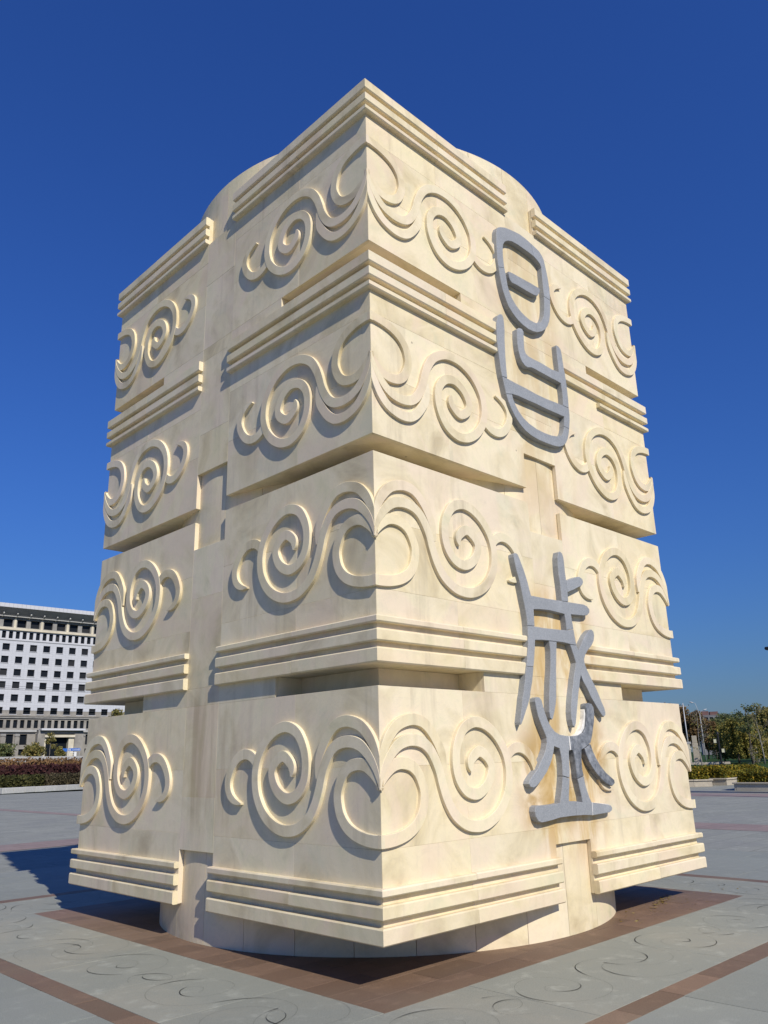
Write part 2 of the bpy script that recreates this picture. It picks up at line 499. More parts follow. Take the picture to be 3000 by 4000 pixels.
# the carved ring of big grey-green slabs
def ring_slabs(name, r0, r1, mat, length):
    n = max(2, round(2 * r1 / length))
    for rot in range(4):
        L = (r1 + r0) / n
        for i in range(n):
            a0 = -r1 + i * L; a1 = a0 + L          # pinwheel: every side runs from one outer corner to the next inner one
            if rot == 0: slab(name, a0, a1, -r1, -r0, mat)
            elif rot == 1: slab(name, r0, r1, a0, a1, mat)
            elif rot == 2: slab(name, -a1, -a0, r0, r1, mat)
            else: slab(name, -r1, -r0, -a1, -a0, mat)
ring_slabs('carved_slab', RB, RO, 'green_slab', 1.16)
ring_slabs('strip_tile', RO, SO, 'brown_tile', 0.6)
ring_slabs('paving_slab', SO, SO + 0.75, 'grey_slab', 0.95)
ring_slabs('paving_slab', SO + 0.75, SO + 1.5, 'grey_slab', 0.95)
ring_slabs('paving_slab', SO + 1.5, SO + 2.25, 'grey_slab', 0.95)
ring_slabs('edge_slab', SO + 2.25, PLAT, 'grey_slab', 1.2)

# ================================================================== MONUMENT
S = 5.2; H = S / 2; G = -0.31
def Z(z): return (z - G) * S
LEV = dict(T=Z(1.281), b4=Z(0.918), t3=Z(0.887), b3=Z(0.532), t2=Z(0.500), b2=Z(0.145), t1=Z(0.110), b1=Z(-0.250))
NT_TOP = Z(1.206); NM_TOP = Z(0.609); NM_BOT = Z(0.438); NB = Z(-0.155)
CYL_TOP = Z(1.35)
SLAB_T = 0.04
monument = empty('carved_stone_monument', (0, 0, 0))
tag(monument, 'tall cream marble pillar with square carved tiers, cloud scrolls and two grey stone characters', 'monument')

hi = H - SLAB_T + 0.004
full = [(-hi, -hi), (hi, -hi), (hi, hi), (-hi, hi)]
def rot4(poly, k):
    for _ in range(k):
        poly = [(-y, x) for x, y in poly]
    return poly
cA, cD = 0.262 * S, 0.060 * S
slot_poly = []
for k in range(4):
    slot_poly += rot4([(-hi, -H + cA), (-H + cD, -H + cA), (-H + cD, -H + cD), (-H + cA, -H + cD), (-H + cA, -hi)], k)
w0 = 0.442 * S
corner_poly = [(-hi, -hi), (-H + w0 - 0.004, -hi), (-H + w0 - 0.004, -H + 0.25), (-H + 0.25, -H + w0 - 0.004), (-hi, -H + w0 - 0.004)]
E3 = 0.003
def core(poly, z0, z1):
    link('stone_core', prism('stone_core', poly, z0, z1), 'marble', monument)
# four tiers; the notched zones are four corner blocks standing clear of the drum
core(full, LEV['b4'] + E3, NT_TOP - E3)
core(slot_poly, LEV['t3'] - 0.001, LEV['b4'] + 0.001)
core(full, NM_TOP + E3, LEV['t3'] - E3)
core(full, LEV['b2'] + E3, NM_BOT - E3)
core(slot_poly, LEV['t1'] - 0.001, LEV['b2'] + 0.001)
core(full, NB + E3, LEV['t1'] - E3)
for z0, z1 in ((NT_TOP - E3 * 2, LEV['T'] - E3), (LEV['b3'] + E3, NM_TOP + E3 * 2), (NM_BOT - E3 * 2, LEV['t2'] - E3), (LEV['b1'] + E3, NB + E3 * 2)):
    me = prism('corner_block', corner_poly, z0, z1)
    for k in range(4):
        link('corner_block', me, 'marble', monument, rotz=k * HALF_PI)

# drum: core and curved slabs where it shows
n = 96
poly = [((CYL - 0.04) * math.cos(2 * math.pi * i / n), (CYL - 0.04) * math.sin(2 * math.pi * i / n)) for i in range(n)]
link('drum_core', prism('drum_core', poly, -0.05, CYL_TOP - 0.004), 'marble', monument)
ND = 30
def drum_panel(z0, z1):
    vs = []; seg = 6
    gap = 0.0022 / CYL
    a0, a1 = gap, 2 * math.pi / ND - gap
    for z in (z0, z1):
        for r in (CYL, CYL - 0.05):
            for i in range(seg + 1):
                a = a0 + (a1 - a0) * i / seg
                vs.append((r * math.cos(a), r * math.sin(a), z))
    q = seg + 1
    fs = []
    for i in range(seg):
        fs += [(i, i + 1, 2 * q + i + 1, 2 * q + i), (q + i + 1, q + i, 3 * q + i, 3 * q + i + 1), (2 * q + i, 2 * q + i + 1, 3 * q + i + 1, 3 * q + i), (i + 1, i, q + i, q + i + 1)]
    fs += [(0, 2 * q, 3 * q, q), (seg, q + seg, 3 * q + seg, 2 * q + seg)]
    return mesh('drum_slab', vs, fs, False)
for z0, z1, ph in ((0.0, NB + 0.05, 0.05), (NM_BOT - 0.05, NM_TOP + 0.05, 0.09), (NT_TOP - 0.1, CYL_TOP, 0.02)):
    me = drum_panel(z0, z1)
    bm = bmesh.new(); bm.from_mesh(me); bmesh.ops.recalc_face_normals(bm, faces=bm.faces[:]); bm.to_mesh(me); bm.free()
    for i in range(ND):
        link('drum_slab', me, 'marble', monument, rotz=ph + i * 2 * math.pi / ND)

# facing slabs, built for one side and turned round the axis
def face_panel(a0, a1, z0, z1):
    gp = 0.0004
    c0, c1 = a0 < 0.001, a1 > S - 0.001
    t = SLAB_T
    v, f = box_vf(-H, -H + t, -H + a0 + gp, -H + a1 - gp, z0 + gp, z1 - gp)
    if c0 or c1:
        w = []
        for x, y, z in v:
            inner = x > -H + 0.01
            if c0 and y < -H + a0 + 0.01: y = -H + 0.0010 + (t if inner else 0)
            if c1 and y > -H + a1 - 0.01: y = H - 0.0010 - (t if inner else 0)
            w.append((x, y, z))
        v = w
    bm = bmesh.new()
    vs = [bm.verts.new(p) for p in v]
    for q in f: bm.faces.new([vs[k] for k in q])
    bmesh.ops.bevel(bm, geom=bm.edges[:], offset=0.0012, segments=1, affect='EDGES')
    me = bm_mesh('facing_slab', bm)
    for k in range(4):
        jx = random.uniform(-0.0005, 0.0005)
        link('facing_slab', me, 'marble', monument, (jx * math.cos(k * HALF_PI), jx * math.sin(k * HALF_PI), 0), k * HALF_PI)
AE = S
cols = [0, 0.205 * S, 0.442 * S, 0.558 * S, 0.80 * S, AE]
def tier(zin, zout, flip, notches):
    """zin = edge next to the slot or gap, zout = edge with the mouldings"""
    sgn = 1 if flip else -1
    hgt = abs(zout - zin)
    rows = [0, 0.120 * S, 0.236 * S, hgt]
    for ci in range(5):
        a0, a1 = cols[ci], cols[ci + 1]
        rr = rows
        if ci == 2:
            rr = [0] + [0.17 * S] + [hgt]
            for (n_at, amount) in notches:
                if n_at == 'in': rr[0] = amount
                else: rr[-1] = hgt - amount
        for r0, r1 in zip(rr[:-1], rr[1:]):
            if r1 - r0 < 0.03: continue
            zz = sorted((zin + sgn * r0, zin + sgn * r1))
            face_panel(a0, a1, zz[0], zz[1])
tier(LEV['b4'], LEV['T'], True, [('out', LEV['T'] - NT_TOP)])
tier(LEV['b3'], LEV['t3'], True, [('in', NM_TOP - LEV['b3'])])
tier(LEV['t2'], LEV['b2'], False, [('in', LEV['t2'] - NM_BOT)])
tier(LEV['t1'], LEV['b1'], False, [('out', NB - LEV['b1'])])
for z0, z1 in ((LEV['t3'], LEV['b4']), (LEV['t1'], LEV['b2'])):
    for a0, a1 in ((cA, 0.442 * S), (0.442 * S, 0.558 * S), (0.558 * S, S - cA)):
        face_panel(a0, a1, z0, z1)

# mouldings: three steps at the outer edge of every tier, mitred round the corners
BT = 0.0108 * S
def moulding(a0, a1, z0, z1, mitre, sides=(0, 1, 2, 3)):
    c = 0.010
    prof = [(-0.004, z0), (BT - c, z0), (BT, z0 + c), (BT, z1 - c), (BT - c, z1), (-0.004, z1)]
    def end(a, m):
        return [(-H - d, -H + a - (d if m else 0), z) for d, z in prof]
    e0 = end(a0, mitre == 'start'); e1 = end(a1, False)
    if mitre == 'end':
        e1 = [(-H - d, -H + a1 + d, z) for d, z in prof]
    v = e0 + e1
    q = len(prof)
    f = [tuple(range(q)), tuple(range(q, 2 * q))] + [(i, (i + 1) % q, q + (i + 1) % q, q + i) for i in range(q)]
    bm = bmesh.new(); vs = [bm.verts.new(p) for p in v]
    for ff in f: bm.faces.new([vs[i] for i in ff])
    me = bm_mesh('moulding', bm)
    for k in sides:
        link('moulding', me, 'marble', monument, (0, 0, random.uniform(-0.0014, 0.0014)), k * HALF_PI)
STEPS = [(0.0, 0.0225), (0.0325, 0.0515), (0.0625, 0.0735)]
for lev, sg in (('T', -1), ('t3', -1), ('b2', 1), ('b1', 1)):
    for (s0, s1) in STEPS:
        z0, z1 = sorted((LEV[lev] + sg * s0 * S, LEV[lev] + sg * s1 * S))
        e = 0.002 if s0 == 0 else 0
        z0, z1 = z0 - (e if sg > 0 else 0), z1 + (e if sg < 0 else 0)
        g2 = 0.0012
        moulding(0, 0.205 * S - g2, z0, z1, 'start')
        # on the sunny side the steps stop against the strokes of the characters (its pattern runs mirrored: 1 - a)
        aL, aR = {'t3': (0.372, 0.612), 'b2': (0.392, 0.578)}.get(lev, (0.4425, 0.5575))
        moulding(0.205 * S + g2, 0.4425 * S, z0, z1, None, (0, 2, 3))
        if lev == 't3' and s0 > 0.06:
            # a length of the lowest step has broken off beside the upper character
            moulding(0.205 * S + g2, 0.232 * S, z0, z1, None, (1,))
        else:
            moulding(0.205 * S + g2, (1 - aR) * S, z0, z1, None, (1,))
        moulding(0.5575 * S, 0.80 * S - g2, z0, z1, None, (0, 2, 3))
        moulding((1 - aL) * S, 0.80 * S - g2, z0, z1, None, (1,))
        moulding(0.80 * S + g2, S, z0, z1, 'end')

# cloud scrolls: (distance from the corner, distance from the inner edge of the tier, width factor) in metres
MOTIF = {
  'cloud_scroll': [ (1.078,0.692,0.25), (1.068,0.642,0.75), (1.089,0.585,0.95), (1.192,0.522,1.00), (1.298,0.569,1.00), (1.354,0.648,1.00), (1.331,0.741,1.00), (1.257,0.824,1.00), (1.137,0.874,1.00), (1.009,0.847,1.00), (0.922,0.766,1.00), (0.883,0.669,1.00), (0.881,0.549,1.00), (0.918,0.437,1.00), (1.002,0.329,1.00), (1.137,0.274,1.00), (1.274,0.286,1.00), (1.398,0.345,1.00), (1.491,0.425,1.00), (1.565,0.528,1.00), (1.602,0.646,1.00), (1.602,0.755,1.00), (1.574,0.862,1.00), (1.499,0.976,1.00), (1.391,1.064,1.00), (1.253,1.121,1.00), (1.120,1.134,1.00), (0.977,1.108,1.00), (0.838,1.026,1.00), (0.750,0.909,1.00), (0.696,0.785,1.00), (0.659,0.670,1.00), (0.608,0.571,1.00), (0.541,0.489,1.00), (0.448,0.438,1.00), (0.319,0.425,1.00), (0.194,0.457,1.00), (0.098,0.532,0.90), (0.027,0.623,0.70), (-0.013,0.712,0.45), (-0.031,0.792,0.20) ],
  'cloud_strand': [ (0.732,0.711,0.30), (0.722,0.619,0.70), (0.696,0.527,1.00), (0.648,0.444,1.00), (0.591,0.370,1.00), (0.526,0.310,1.00), (0.446,0.271,1.00), (0.329,0.263,1.00), (0.191,0.304,1.00), (0.094,0.385,1.00), (0.025,0.490,0.85), (-0.016,0.604,0.60), (-0.034,0.704,0.40), (-0.036,0.773,0.25) ],
  'cloud_curl': [ (-0.024,0.796,0.25), (0.011,0.727,0.60), (0.066,0.661,0.90), (0.136,0.615,1.00), (0.222,0.601,1.00), (0.322,0.620,1.00), (0.396,0.671,1.00), (0.442,0.744,1.00), (0.470,0.828,1.00), (0.463,0.915,1.00), (0.432,0.999,1.00), (0.364,1.075,1.00), (0.267,1.127,1.00), (0.150,1.157,1.00), (0.039,1.168,1.00), (-0.036,1.166,1.00) ],
  'cloud_hook': [ (1.577,0.628,0.80), (1.629,0.545,1.00), (1.717,0.499,1.00), (1.819,0.497,1.00), (1.919,0.541,1.00), (1.998,0.625,1.00), (2.043,0.719,1.00), (2.038,0.803,0.95), (1.994,0.868,0.85), (1.916,0.911,0.60), (1.820,0.930,0.15) ],
}

def catmull(pts, per=7):
    P = np.array(pts, float)
    P = np.vstack([2 * P[0] - P[1], P, 2 * P[-1] - P[-2]])
    out = []
    for i in range(1, len(P) - 2):
        for t in np.linspace(0, 1, per, endpoint=False):
            a, b, c, d = P[i - 1], P[i], P[i + 1], P[i + 2]
            out.append(0.5 * ((2 * b) + (c - a) * t + (2 * a - 5 * b + 4 * c - d) * t * t + (3 * b - a - 3 * c + d) * t ** 3))
    out.append(P[-2])
    return np.array(out)
def ribbon_edges(pts, hw, per=7):
    C = catmull(pts, per)
    T = np.gradient(C[:, :2], axis=0)
    T /= np.linalg.norm(T, axis=1)[:, None] + 1e-9
    N = np.stack([-T[:, 1], T[:, 0]], 1)
    w = np.clip(C[:, 2], 0.05, 1.1)[:, None] * hw
    return C[:, :2] + N * w, C[:, :2] - N * w, N
RELIEF = 0.0350
def ribbon_mesh(name, pts, end1, flip, height):
    A, B, N = ribbon_edges(pts, 0.0475)
    c = 0.0028
    n = len(A)
    secs = []
    for i in range(n):
        a, b, nn = A[i], B[i], N[i]
        cc = min(c, 0.3 * np.linalg.norm(a - b))
        secs.append([(a + nn * 0.0006, -0.006), (a, height - c), (a - nn * cc, height), (b + nn * cc, height), (b, height - c), (b - nn * 0.0006, -0.006)])
    vs = []
    lim = -(RELIEF - 0.004)
    for s in secs:
        for (p, d) in s:
            u = max(p[0], lim)
            y = -H + u if not end1 else H - u
            z = p[1] if flip else -p[1]
            vs.append((-H - d, y, z))
    q = 6
    fs = [tuple(range(q)), tuple((n - 1) * q + i for i in range(q))]
    for i in range(n - 1):
        for k in range(q - 1):
            fs.append((i * q + k, i * q + k + 1, (i + 1) * q + k + 1, (i + 1) * q + k))
    bm = bmesh.new(); vv = [bm.verts.new(p) for p in vs]
    for f in fs:
        try: bm.faces.new([vv[i] for i in f])
        except ValueError: pass
    bmesh.ops.remove_doubles(bm, verts=bm.verts[:], dist=1e-5)
    return bm_mesh(name, bm)
for nm, dh in (('cloud_scroll', 0.0), ('cloud_strand', -0.0022), ('cloud_curl', -0.0044), ('cloud_hook', -0.0030)):
    for flip in (False, True):
        for end1 in (False, True):
            me = ribbon_mesh(nm, MOTIF[nm], end1, flip, RELIEF + dh)
            for lev in (('t1', 't2') if not flip else ('b3', 'b4')):
                for k in range(4):
                    mk = me
                    if nm == 'cloud_hook' and lev == 't1' and end1 and k == 1:
                        mk = ribbon_mesh(nm, MOTIF[nm][:7], end1, flip, RELIEF + dh)     # cut off where the lower character was set
                    link(nm, mk, 'marble', monument, (0, 0, LEV[lev]), k * HALF_PI)

# the two stone characters on the sunny side: each block of stone a piece of its own
GLYPH_UPPER = [
  [(2.003,6.975),(1.993,7.074),(1.994,7.179),(1.997,7.279),(2.005,7.381),(2.018,7.471),(2.048,7.533),(2.100,7.568),(2.189,7.607),(2.290,7.631),(2.392,7.651),(2.494,7.665),(2.607,7.662),(2.720,7.646),(2.755,7.475),(2.652,7.481),(2.538,7.482),(2.426,7.482),(2.315,7.470),(2.235,7.440),(2.171,7.396),(2.132,7.337),(2.117,7.269),(2.110,7.190),(2.112,7.116),(2.116,7.013)],
  [(2.720,7.646),(2.812,7.631),(2.892,7.613),(2.946,7.574),(2.981,7.526),(2.999,7.446),(3.017,7.366),(3.030,7.292),(3.038,7.223),(3.047,7.140),(3.042,7.051),(3.036,6.973),(2.906,6.976),(2.904,7.038),(2.904,7.124),(2.904,7.219),(2.904,7.298),(2.907,7.387),(2.888,7.418),(2.833,7.448),(2.755,7.475)],
  [(3.036,6.973),(3.023,6.847),(3.002,6.745),(2.969,6.647),(2.922,6.567),(2.859,6.497),(2.782,6.441),(2.667,6.386),(2.676,6.516),(2.771,6.564),(2.819,6.617),(2.858,6.686),(2.882,6.773),(2.894,6.855),(2.906,6.976)],
  [(2.667,6.386),(2.603,6.369),(2.502,6.361),(2.395,6.374),(2.292,6.405),(2.203,6.456),(2.137,6.515),(2.094,6.591),(2.053,6.682),(2.028,6.780),(2.013,6.876),(2.003,6.975),(2.116,7.013),(2.130,6.944),(2.143,6.876),(2.154,6.793),(2.174,6.735),(2.217,6.658),(2.284,6.599),(2.364,6.551),(2.447,6.523),(2.544,6.506),(2.645,6.510),(2.676,6.516)],
  [(2.200,7.007),(2.271,7.017),(2.369,7.024),(2.503,7.034),(2.639,7.045),(2.731,7.047),(2.800,7.051),(2.828,7.040),(2.822,7.002),(2.786,6.948),(2.752,6.912),(2.687,6.897),(2.573,6.890),(2.439,6.885),(2.330,6.882),(2.275,6.876),(2.243,6.873),(2.213,6.893),(2.199,6.931),(2.194,6.974)],
  [(1.911,6.299),(1.963,6.346),(2.000,6.353),(2.022,6.311),(2.026,6.237),(2.026,6.154),(2.012,6.048),(2.008,5.948),(2.003,5.848),(2.001,5.750),(2.003,5.662),(2.003,5.562),(1.911,5.555),(1.896,5.633),(1.888,5.718),(1.880,5.804),(1.873,5.898),(1.869,5.994),(1.874,6.094),(1.882,6.196)],
  [(1.911,5.555),(2.005,5.560),(2.160,5.555),(2.345,5.555),(2.546,5.546),(2.729,5.550),(2.932,5.564),(3.092,5.571),(3.211,5.573),(3.216,5.497),(3.205,5.408),(3.175,5.293),(3.067,5.296),(3.084,5.373),(3.091,5.424),(2.909,5.418),(2.709,5.411),(2.528,5.413),(2.325,5.406),(2.178,5.404),(2.068,5.390),(1.959,5.361),(1.931,5.478)],
  [(1.959,5.361),(2.068,5.390),(2.086,5.339),(2.115,5.285),(2.167,5.222),(2.245,5.166),(2.350,5.126),(2.484,5.101),(2.636,5.095),(2.781,5.103),(2.904,5.125),(2.990,5.157),(3.032,5.207),(3.059,5.265),(3.067,5.296),(3.175,5.293),(3.151,5.215),(3.119,5.147),(3.074,5.085),(3.011,5.035),(2.924,4.997),(2.814,4.978),(2.669,4.972),(2.516,4.970),(2.380,4.984),(2.262,5.014),(2.172,5.066),(2.096,5.130),(2.034,5.205),(1.995,5.271),(1.972,5.326)],
  [(2.268,6.273),(2.316,6.310),(2.368,6.317),(2.396,6.290),(2.392,6.228),(2.386,6.140),(2.385,6.055),(2.405,6.011),(2.454,5.995),(2.557,5.994),(2.689,5.999),(2.822,5.994),(2.916,5.988),(2.904,5.862),(2.775,5.862),(2.643,5.863),(2.539,5.865),(2.487,5.860),(2.420,5.836),(2.370,5.839),(2.317,5.871),(2.286,5.918),(2.264,5.993),(2.255,6.074),(2.256,6.175)],
  [(3.072,6.367),(3.122,6.368),(3.160,6.342),(3.175,6.284),(3.181,6.205),(3.188,6.118),(3.203,6.035),(3.213,5.923),(3.217,5.819),(3.220,5.706),(3.211,5.573),(3.092,5.571),(3.101,5.668),(3.101,5.755),(3.090,5.860),(2.993,5.862),(2.904,5.862),(2.916,5.988),(3.071,6.007),(3.071,6.095),(3.067,6.173),(3.067,6.262),(3.066,6.342)],
]
GLYPH_LOWER = [
  [(1.874,3.556),(1.911,3.576),(1.944,3.567),(1.968,3.528),(1.996,3.475),(2.024,3.423),(2.051,3.363),(2.078,3.295),(2.098,3.228),(2.119,3.163),(2.249,3.165),(2.445,3.167),(2.634,3.172),(2.803,3.177),(3.004,3.182),(3.100,3.185),(3.167,3.174),(3.210,3.140),(3.202,3.102),(3.155,3.070),(3.076,3.056),(2.953,3.049),(2.827,3.045),(2.835,2.982),(2.848,2.888),(2.715,2.866),(2.713,2.947),(2.701,3.033),(2.600,3.037),(2.426,3.043),(2.255,3.035),(2.144,3.024),(2.142,2.946),(2.137,2.853),(2.018,2.848),(2.015,2.913),(2.000,3.014),(1.978,3.108),(1.961,3.196),(1.938,3.291),(1.904,3.384),(1.881,3.472),(1.871,3.527)],
  [(2.018,2.848),(2.137,2.853),(2.300,2.851),(2.496,2.857),(2.715,2.866),(2.848,2.888),(2.859,2.816),(2.875,2.720),(2.752,2.721),(2.638,2.729),(2.508,2.728),(2.373,2.725),(2.257,2.723),(2.127,2.713),(2.113,2.636),(2.091,2.541),(2.064,2.446),(1.948,2.445),(1.974,2.533),(1.998,2.628),(2.012,2.729),(2.014,2.797)],
  [(1.948,2.445),(2.064,2.446),(2.024,2.299),(1.982,2.200),(1.971,2.155),(1.930,2.084),(1.879,2.011),(1.834,1.944),(1.797,1.897),(1.781,1.891),(1.779,1.914),(1.797,1.973),(1.822,2.051),(1.845,2.136),(1.871,2.196),(1.903,2.300)],
  [(2.373,2.725),(2.508,2.728),(2.491,2.630),(2.472,2.525),(2.452,2.421),(2.442,2.319),(2.424,2.217),(2.418,2.167),(2.396,2.097),(2.361,2.021),(2.324,1.958),(2.305,1.946),(2.280,1.964),(2.272,2.019),(2.281,2.094),(2.291,2.163),(2.302,2.212),(2.321,2.313),(2.349,2.415),(2.368,2.519),(2.380,2.622)],
  [(2.752,2.721),(2.875,2.720),(2.912,2.665),(2.946,2.707),(3.012,2.778),(3.086,2.851),(3.158,2.901),(3.210,2.921),(3.248,2.902),(3.258,2.858),(3.235,2.796),(3.182,2.740),(3.104,2.690),(3.040,2.634),(3.003,2.581),(3.007,2.531),(3.048,2.462),(3.102,2.393),(3.168,2.310),(3.216,2.240),(3.272,2.142),(3.312,2.082),(3.326,2.035),(3.317,2.008),(3.280,1.988),(3.250,2.003),(3.179,2.069),(3.115,2.137),(3.070,2.183),(3.012,2.268),(2.946,2.342),(2.908,2.411),(2.882,2.353),(2.857,2.282),(2.835,2.233),(2.789,2.095),(2.754,1.997),(2.727,1.914),(2.696,1.875),(2.670,1.894),(2.656,1.951),(2.657,2.027),(2.680,2.124),(2.702,2.196),(2.734,2.277),(2.766,2.369),(2.805,2.455),(2.836,2.535),(2.809,2.604),(2.781,2.666)],
  [(2.694,3.710),(2.729,3.724),(2.766,3.707),(2.784,3.656),(2.789,3.581),(2.787,3.512),(2.794,3.437),(2.796,3.370),(2.801,3.281),(2.797,3.177),(2.673,3.173),(2.673,3.257),(2.669,3.353),(2.660,3.456),(2.659,3.553),(2.668,3.645)],
  [(2.796,3.407),(2.902,3.445),(3.017,3.484),(3.073,3.491),(3.125,3.476),(3.140,3.439),(3.112,3.400),(3.022,3.362),(2.906,3.317),(2.800,3.282),(2.797,3.366)],
  [(2.055,2.146),(2.095,2.159),(2.127,2.154),(2.156,2.127),(2.174,2.066),(2.198,2.005),(2.232,1.938),(2.278,1.881),(2.338,1.835),(2.423,1.806),(2.519,1.796),(2.574,1.793),(2.566,1.662),(2.550,1.638),(2.542,1.558),(2.538,1.479),(2.521,1.397),(2.406,1.419),(2.411,1.482),(2.415,1.542),(2.408,1.603),(2.391,1.673),(2.302,1.694),(2.286,1.647),(2.255,1.587),(2.207,1.522),(2.144,1.459),(2.061,1.398),(1.980,1.349),(1.916,1.327),(1.866,1.336),(1.841,1.365),(1.858,1.393),(1.921,1.442),(2.001,1.492),(2.051,1.549),(2.112,1.607),(2.159,1.666),(2.184,1.726),(2.185,1.774),(2.155,1.828),(2.116,1.894),(2.078,1.966),(2.056,2.039),(2.043,2.112)],
  [(2.582,1.793),(2.670,1.793),(2.779,1.802),(2.857,1.828),(2.902,1.877),(2.927,1.942),(2.946,2.014),(2.940,2.079),(2.953,2.116),(3.005,2.129),(3.061,2.122),(3.094,2.083),(3.098,2.017),(3.073,1.931),(3.043,1.865),(3.011,1.793),(2.966,1.722),(2.854,1.678),(2.783,1.657),(2.772,1.597),(2.767,1.535),(2.767,1.467),(2.780,1.408),(2.657,1.384),(2.657,1.451),(2.653,1.525),(2.642,1.599),(2.628,1.649),(2.574,1.662)],
  [(2.846,1.669),(2.964,1.713),(2.995,1.645),(3.044,1.574),(3.116,1.496),(3.205,1.430),(3.298,1.382),(3.357,1.351),(3.360,1.316),(3.304,1.289),(3.267,1.295),(3.171,1.329),(3.070,1.389),(2.983,1.455),(2.912,1.532),(2.865,1.609)],
  [(2.405,1.416),(2.520,1.394),(2.504,1.311),(2.484,1.234),(2.473,1.182),(2.592,1.179),(2.580,1.046),(2.450,1.045),(2.295,1.043),(2.164,1.029),(2.058,1.022),(1.995,1.020),(1.946,1.035),(1.911,1.076),(1.902,1.121),(1.918,1.159),(1.956,1.175),(2.079,1.167),(2.218,1.169),(2.322,1.175),(2.346,1.235),(2.379,1.322)],
  [(2.657,1.381),(2.779,1.405),(2.790,1.336),(2.814,1.268),(2.844,1.206),(2.881,1.149),(2.871,1.031),(2.724,1.040),(2.584,1.045),(2.596,1.178),(2.711,1.163),(2.704,1.218),(2.685,1.280),(2.672,1.335)],
  [(2.887,1.148),(3.006,1.133),(3.141,1.120),(3.239,1.105),(3.260,1.079),(3.248,1.054),(3.200,1.038),(3.061,1.034),(2.877,1.030)],
]

def shrink(poly, d):
    P = np.array(poly); n = len(P)
    area = 0.5 * np.sum(P[:, 0] * np.roll(P[:, 1], -1) - np.roll(P[:, 0], -1) * P[:, 1])
    sg = 1 if area > 0 else -1
    out = []
    for i in range(n):
        a, b, c = P[i - 1], P[i], P[(i + 1) % n]
        e1 = (b - a) / (np.linalg.norm(b - a) + 1e-9); e2 = (c - b) / (np.linalg.norm(c - b) + 1e-9)
        n1 = np.array([-e1[1], e1[0]]) * sg; n2 = np.array([-e2[1], e2[0]]) * sg
        v = n1 + n2; v /= np.linalg.norm(v) + 1e-9
        out.append(b + v * d)
    return out
MAT['glyph_patched'] = make_granite('patched_grey_granite', [(0.10, 0.11, 0.125), (0.20, 0.215, 0.235), (0.32, 0.335, 0.355)], 0.5, 16, 0.4, 0.5, (0.07, 0.075, 0.085), 0.2)
MAT['mortar'] = plain('white_mortar', (0.72, 0.70, 0.66), 0.8, 0.2, 0, 14, 0.2)
def glyph_piece(poly, parent, depth, mat='glyph_stone', name='stroke_block'):
    Q = shrink(poly, 0.0014); F = shrink(poly, 0.0050)
    n = len(Q)
    yb = -H + 0.01
    v = [(-H + a, yb, z) for a, z in Q] + [(-H + a, -H - depth + 0.005, z) for a, z in Q] + [(-H + a, -H - depth, z) for a, z in F]
    bm = bmesh.new(); vs = [bm.verts.new(p) for p in v]
    bm.faces.new(vs[2 * n:])
    bm.faces.new(vs[:n])
    for L in (0, n):
        for i in range(n):
            j = (i + 1) % n
            bm.faces.new((vs[L + i], vs[L + j], vs[L + n + j], vs[L + n + i]))
    link(name, bm_mesh(name, bm), mat, parent)
for nm, pieces in (('upper_character', GLYPH_UPPER), ('lower_character', GLYPH_LOWER)):
    for i, p in enumerate(pieces):
        glyph_piece(p, monument, 0.0702 + random.uniform(-0.0012, 0.0012), 'glyph_patched' if nm == 'lower_character' and i in (8, 9) else 'glyph_stone')

# white repair mortar squeezed out round the patched blocks
for q, dep in (([(2.956,2.100),(2.960,2.021),(2.939,1.942),(2.907,1.870),(2.843,1.819),(2.766,1.794),(2.700,1.791),(2.785,1.818),(2.862,1.878),(2.912,1.960),(2.936,2.050)], 0.050),
          ([(2.566,1.794),(2.584,1.794),(2.590,1.659),(2.574,1.655)], 0.0735),
          ([(2.884,1.151),(2.893,1.150),(2.877,1.030),(2.869,1.030)], 0.0733),
          ([(2.888,1.154),(3.229,1.117),(3.233,1.107),(2.887,1.147)], 0.058)):
    glyph_piece(q, monument, dep, 'mortar', 'mortar_joint')

# ================================================================== carved lines in the ring slabs
def groove_lines(parent):
    M = Multi()
    def ring_pos(rot, u, w):
        # u along the side from -RO.., w from the outer edge inwards
        x, y = u, -RO + w
        for _ in range(rot):
            x, y = -y, x
        return x, y
    rg = random.Random(3)
    def line(rot, pts, ph):
        n = len(pts)
        for i in range(n - 1):
            f0 = 0.5 + 0.5 * math.sin(ph + i * 0.085) ; f1 = 0.5 + 0.5 * math.sin(ph + (i + 1) * 0.085)
            w_0 = 0.0006 + 0.0125 * max(0.0, f0 - 0.74) ; w_1 = 0.0006 + 0.0125 * max(0.0, f1 - 0.74)
            if w_0 < 0.0004 and w_1 < 0.0004:
                continue
            a, b = np.array(pts[i]), np.array(pts[i + 1])
            t = b - a; t /= np.linalg.norm(t) + 1e-9
            nn = np.array([-t[1], t[0]])
            q = []
            for p in (a + nn * w_0, a - nn * w_0, b - nn * w_1, b + nn * w_1):
                x, y = ring_pos(rot, p[0], p[1]); q.append((x, y, 0.0045))
            M.add(q, [(0, 1, 2, 3)])
    for rot in range(4):
        for s in range(5):
            base = -RO + 0.12 + s * 1.56
            mir = s % 2
            for nm, edges in (('cloud_scroll', (0,)), ('cloud_curl', (1,)), ('cloud_hook', (0,))):
                E2 = ribbon_edges([(0.92 * a, 0.0 + 0.90 * w, f) for a, w, f in MOTIF[nm]], 0.05, 6)
                for e in edges:
                    pts = [(base + (a if not mir else 1.75 - a), w if not mir else 1.18 - w) for a, w in E2[e]]
                    line(rot, pts, rg.uniform(0, 6.28))
    return link('carved_line', M.me('carved_line'), 'groove', parent)
gl = groove_lines(plat)
tag(gl, kind='stuff')

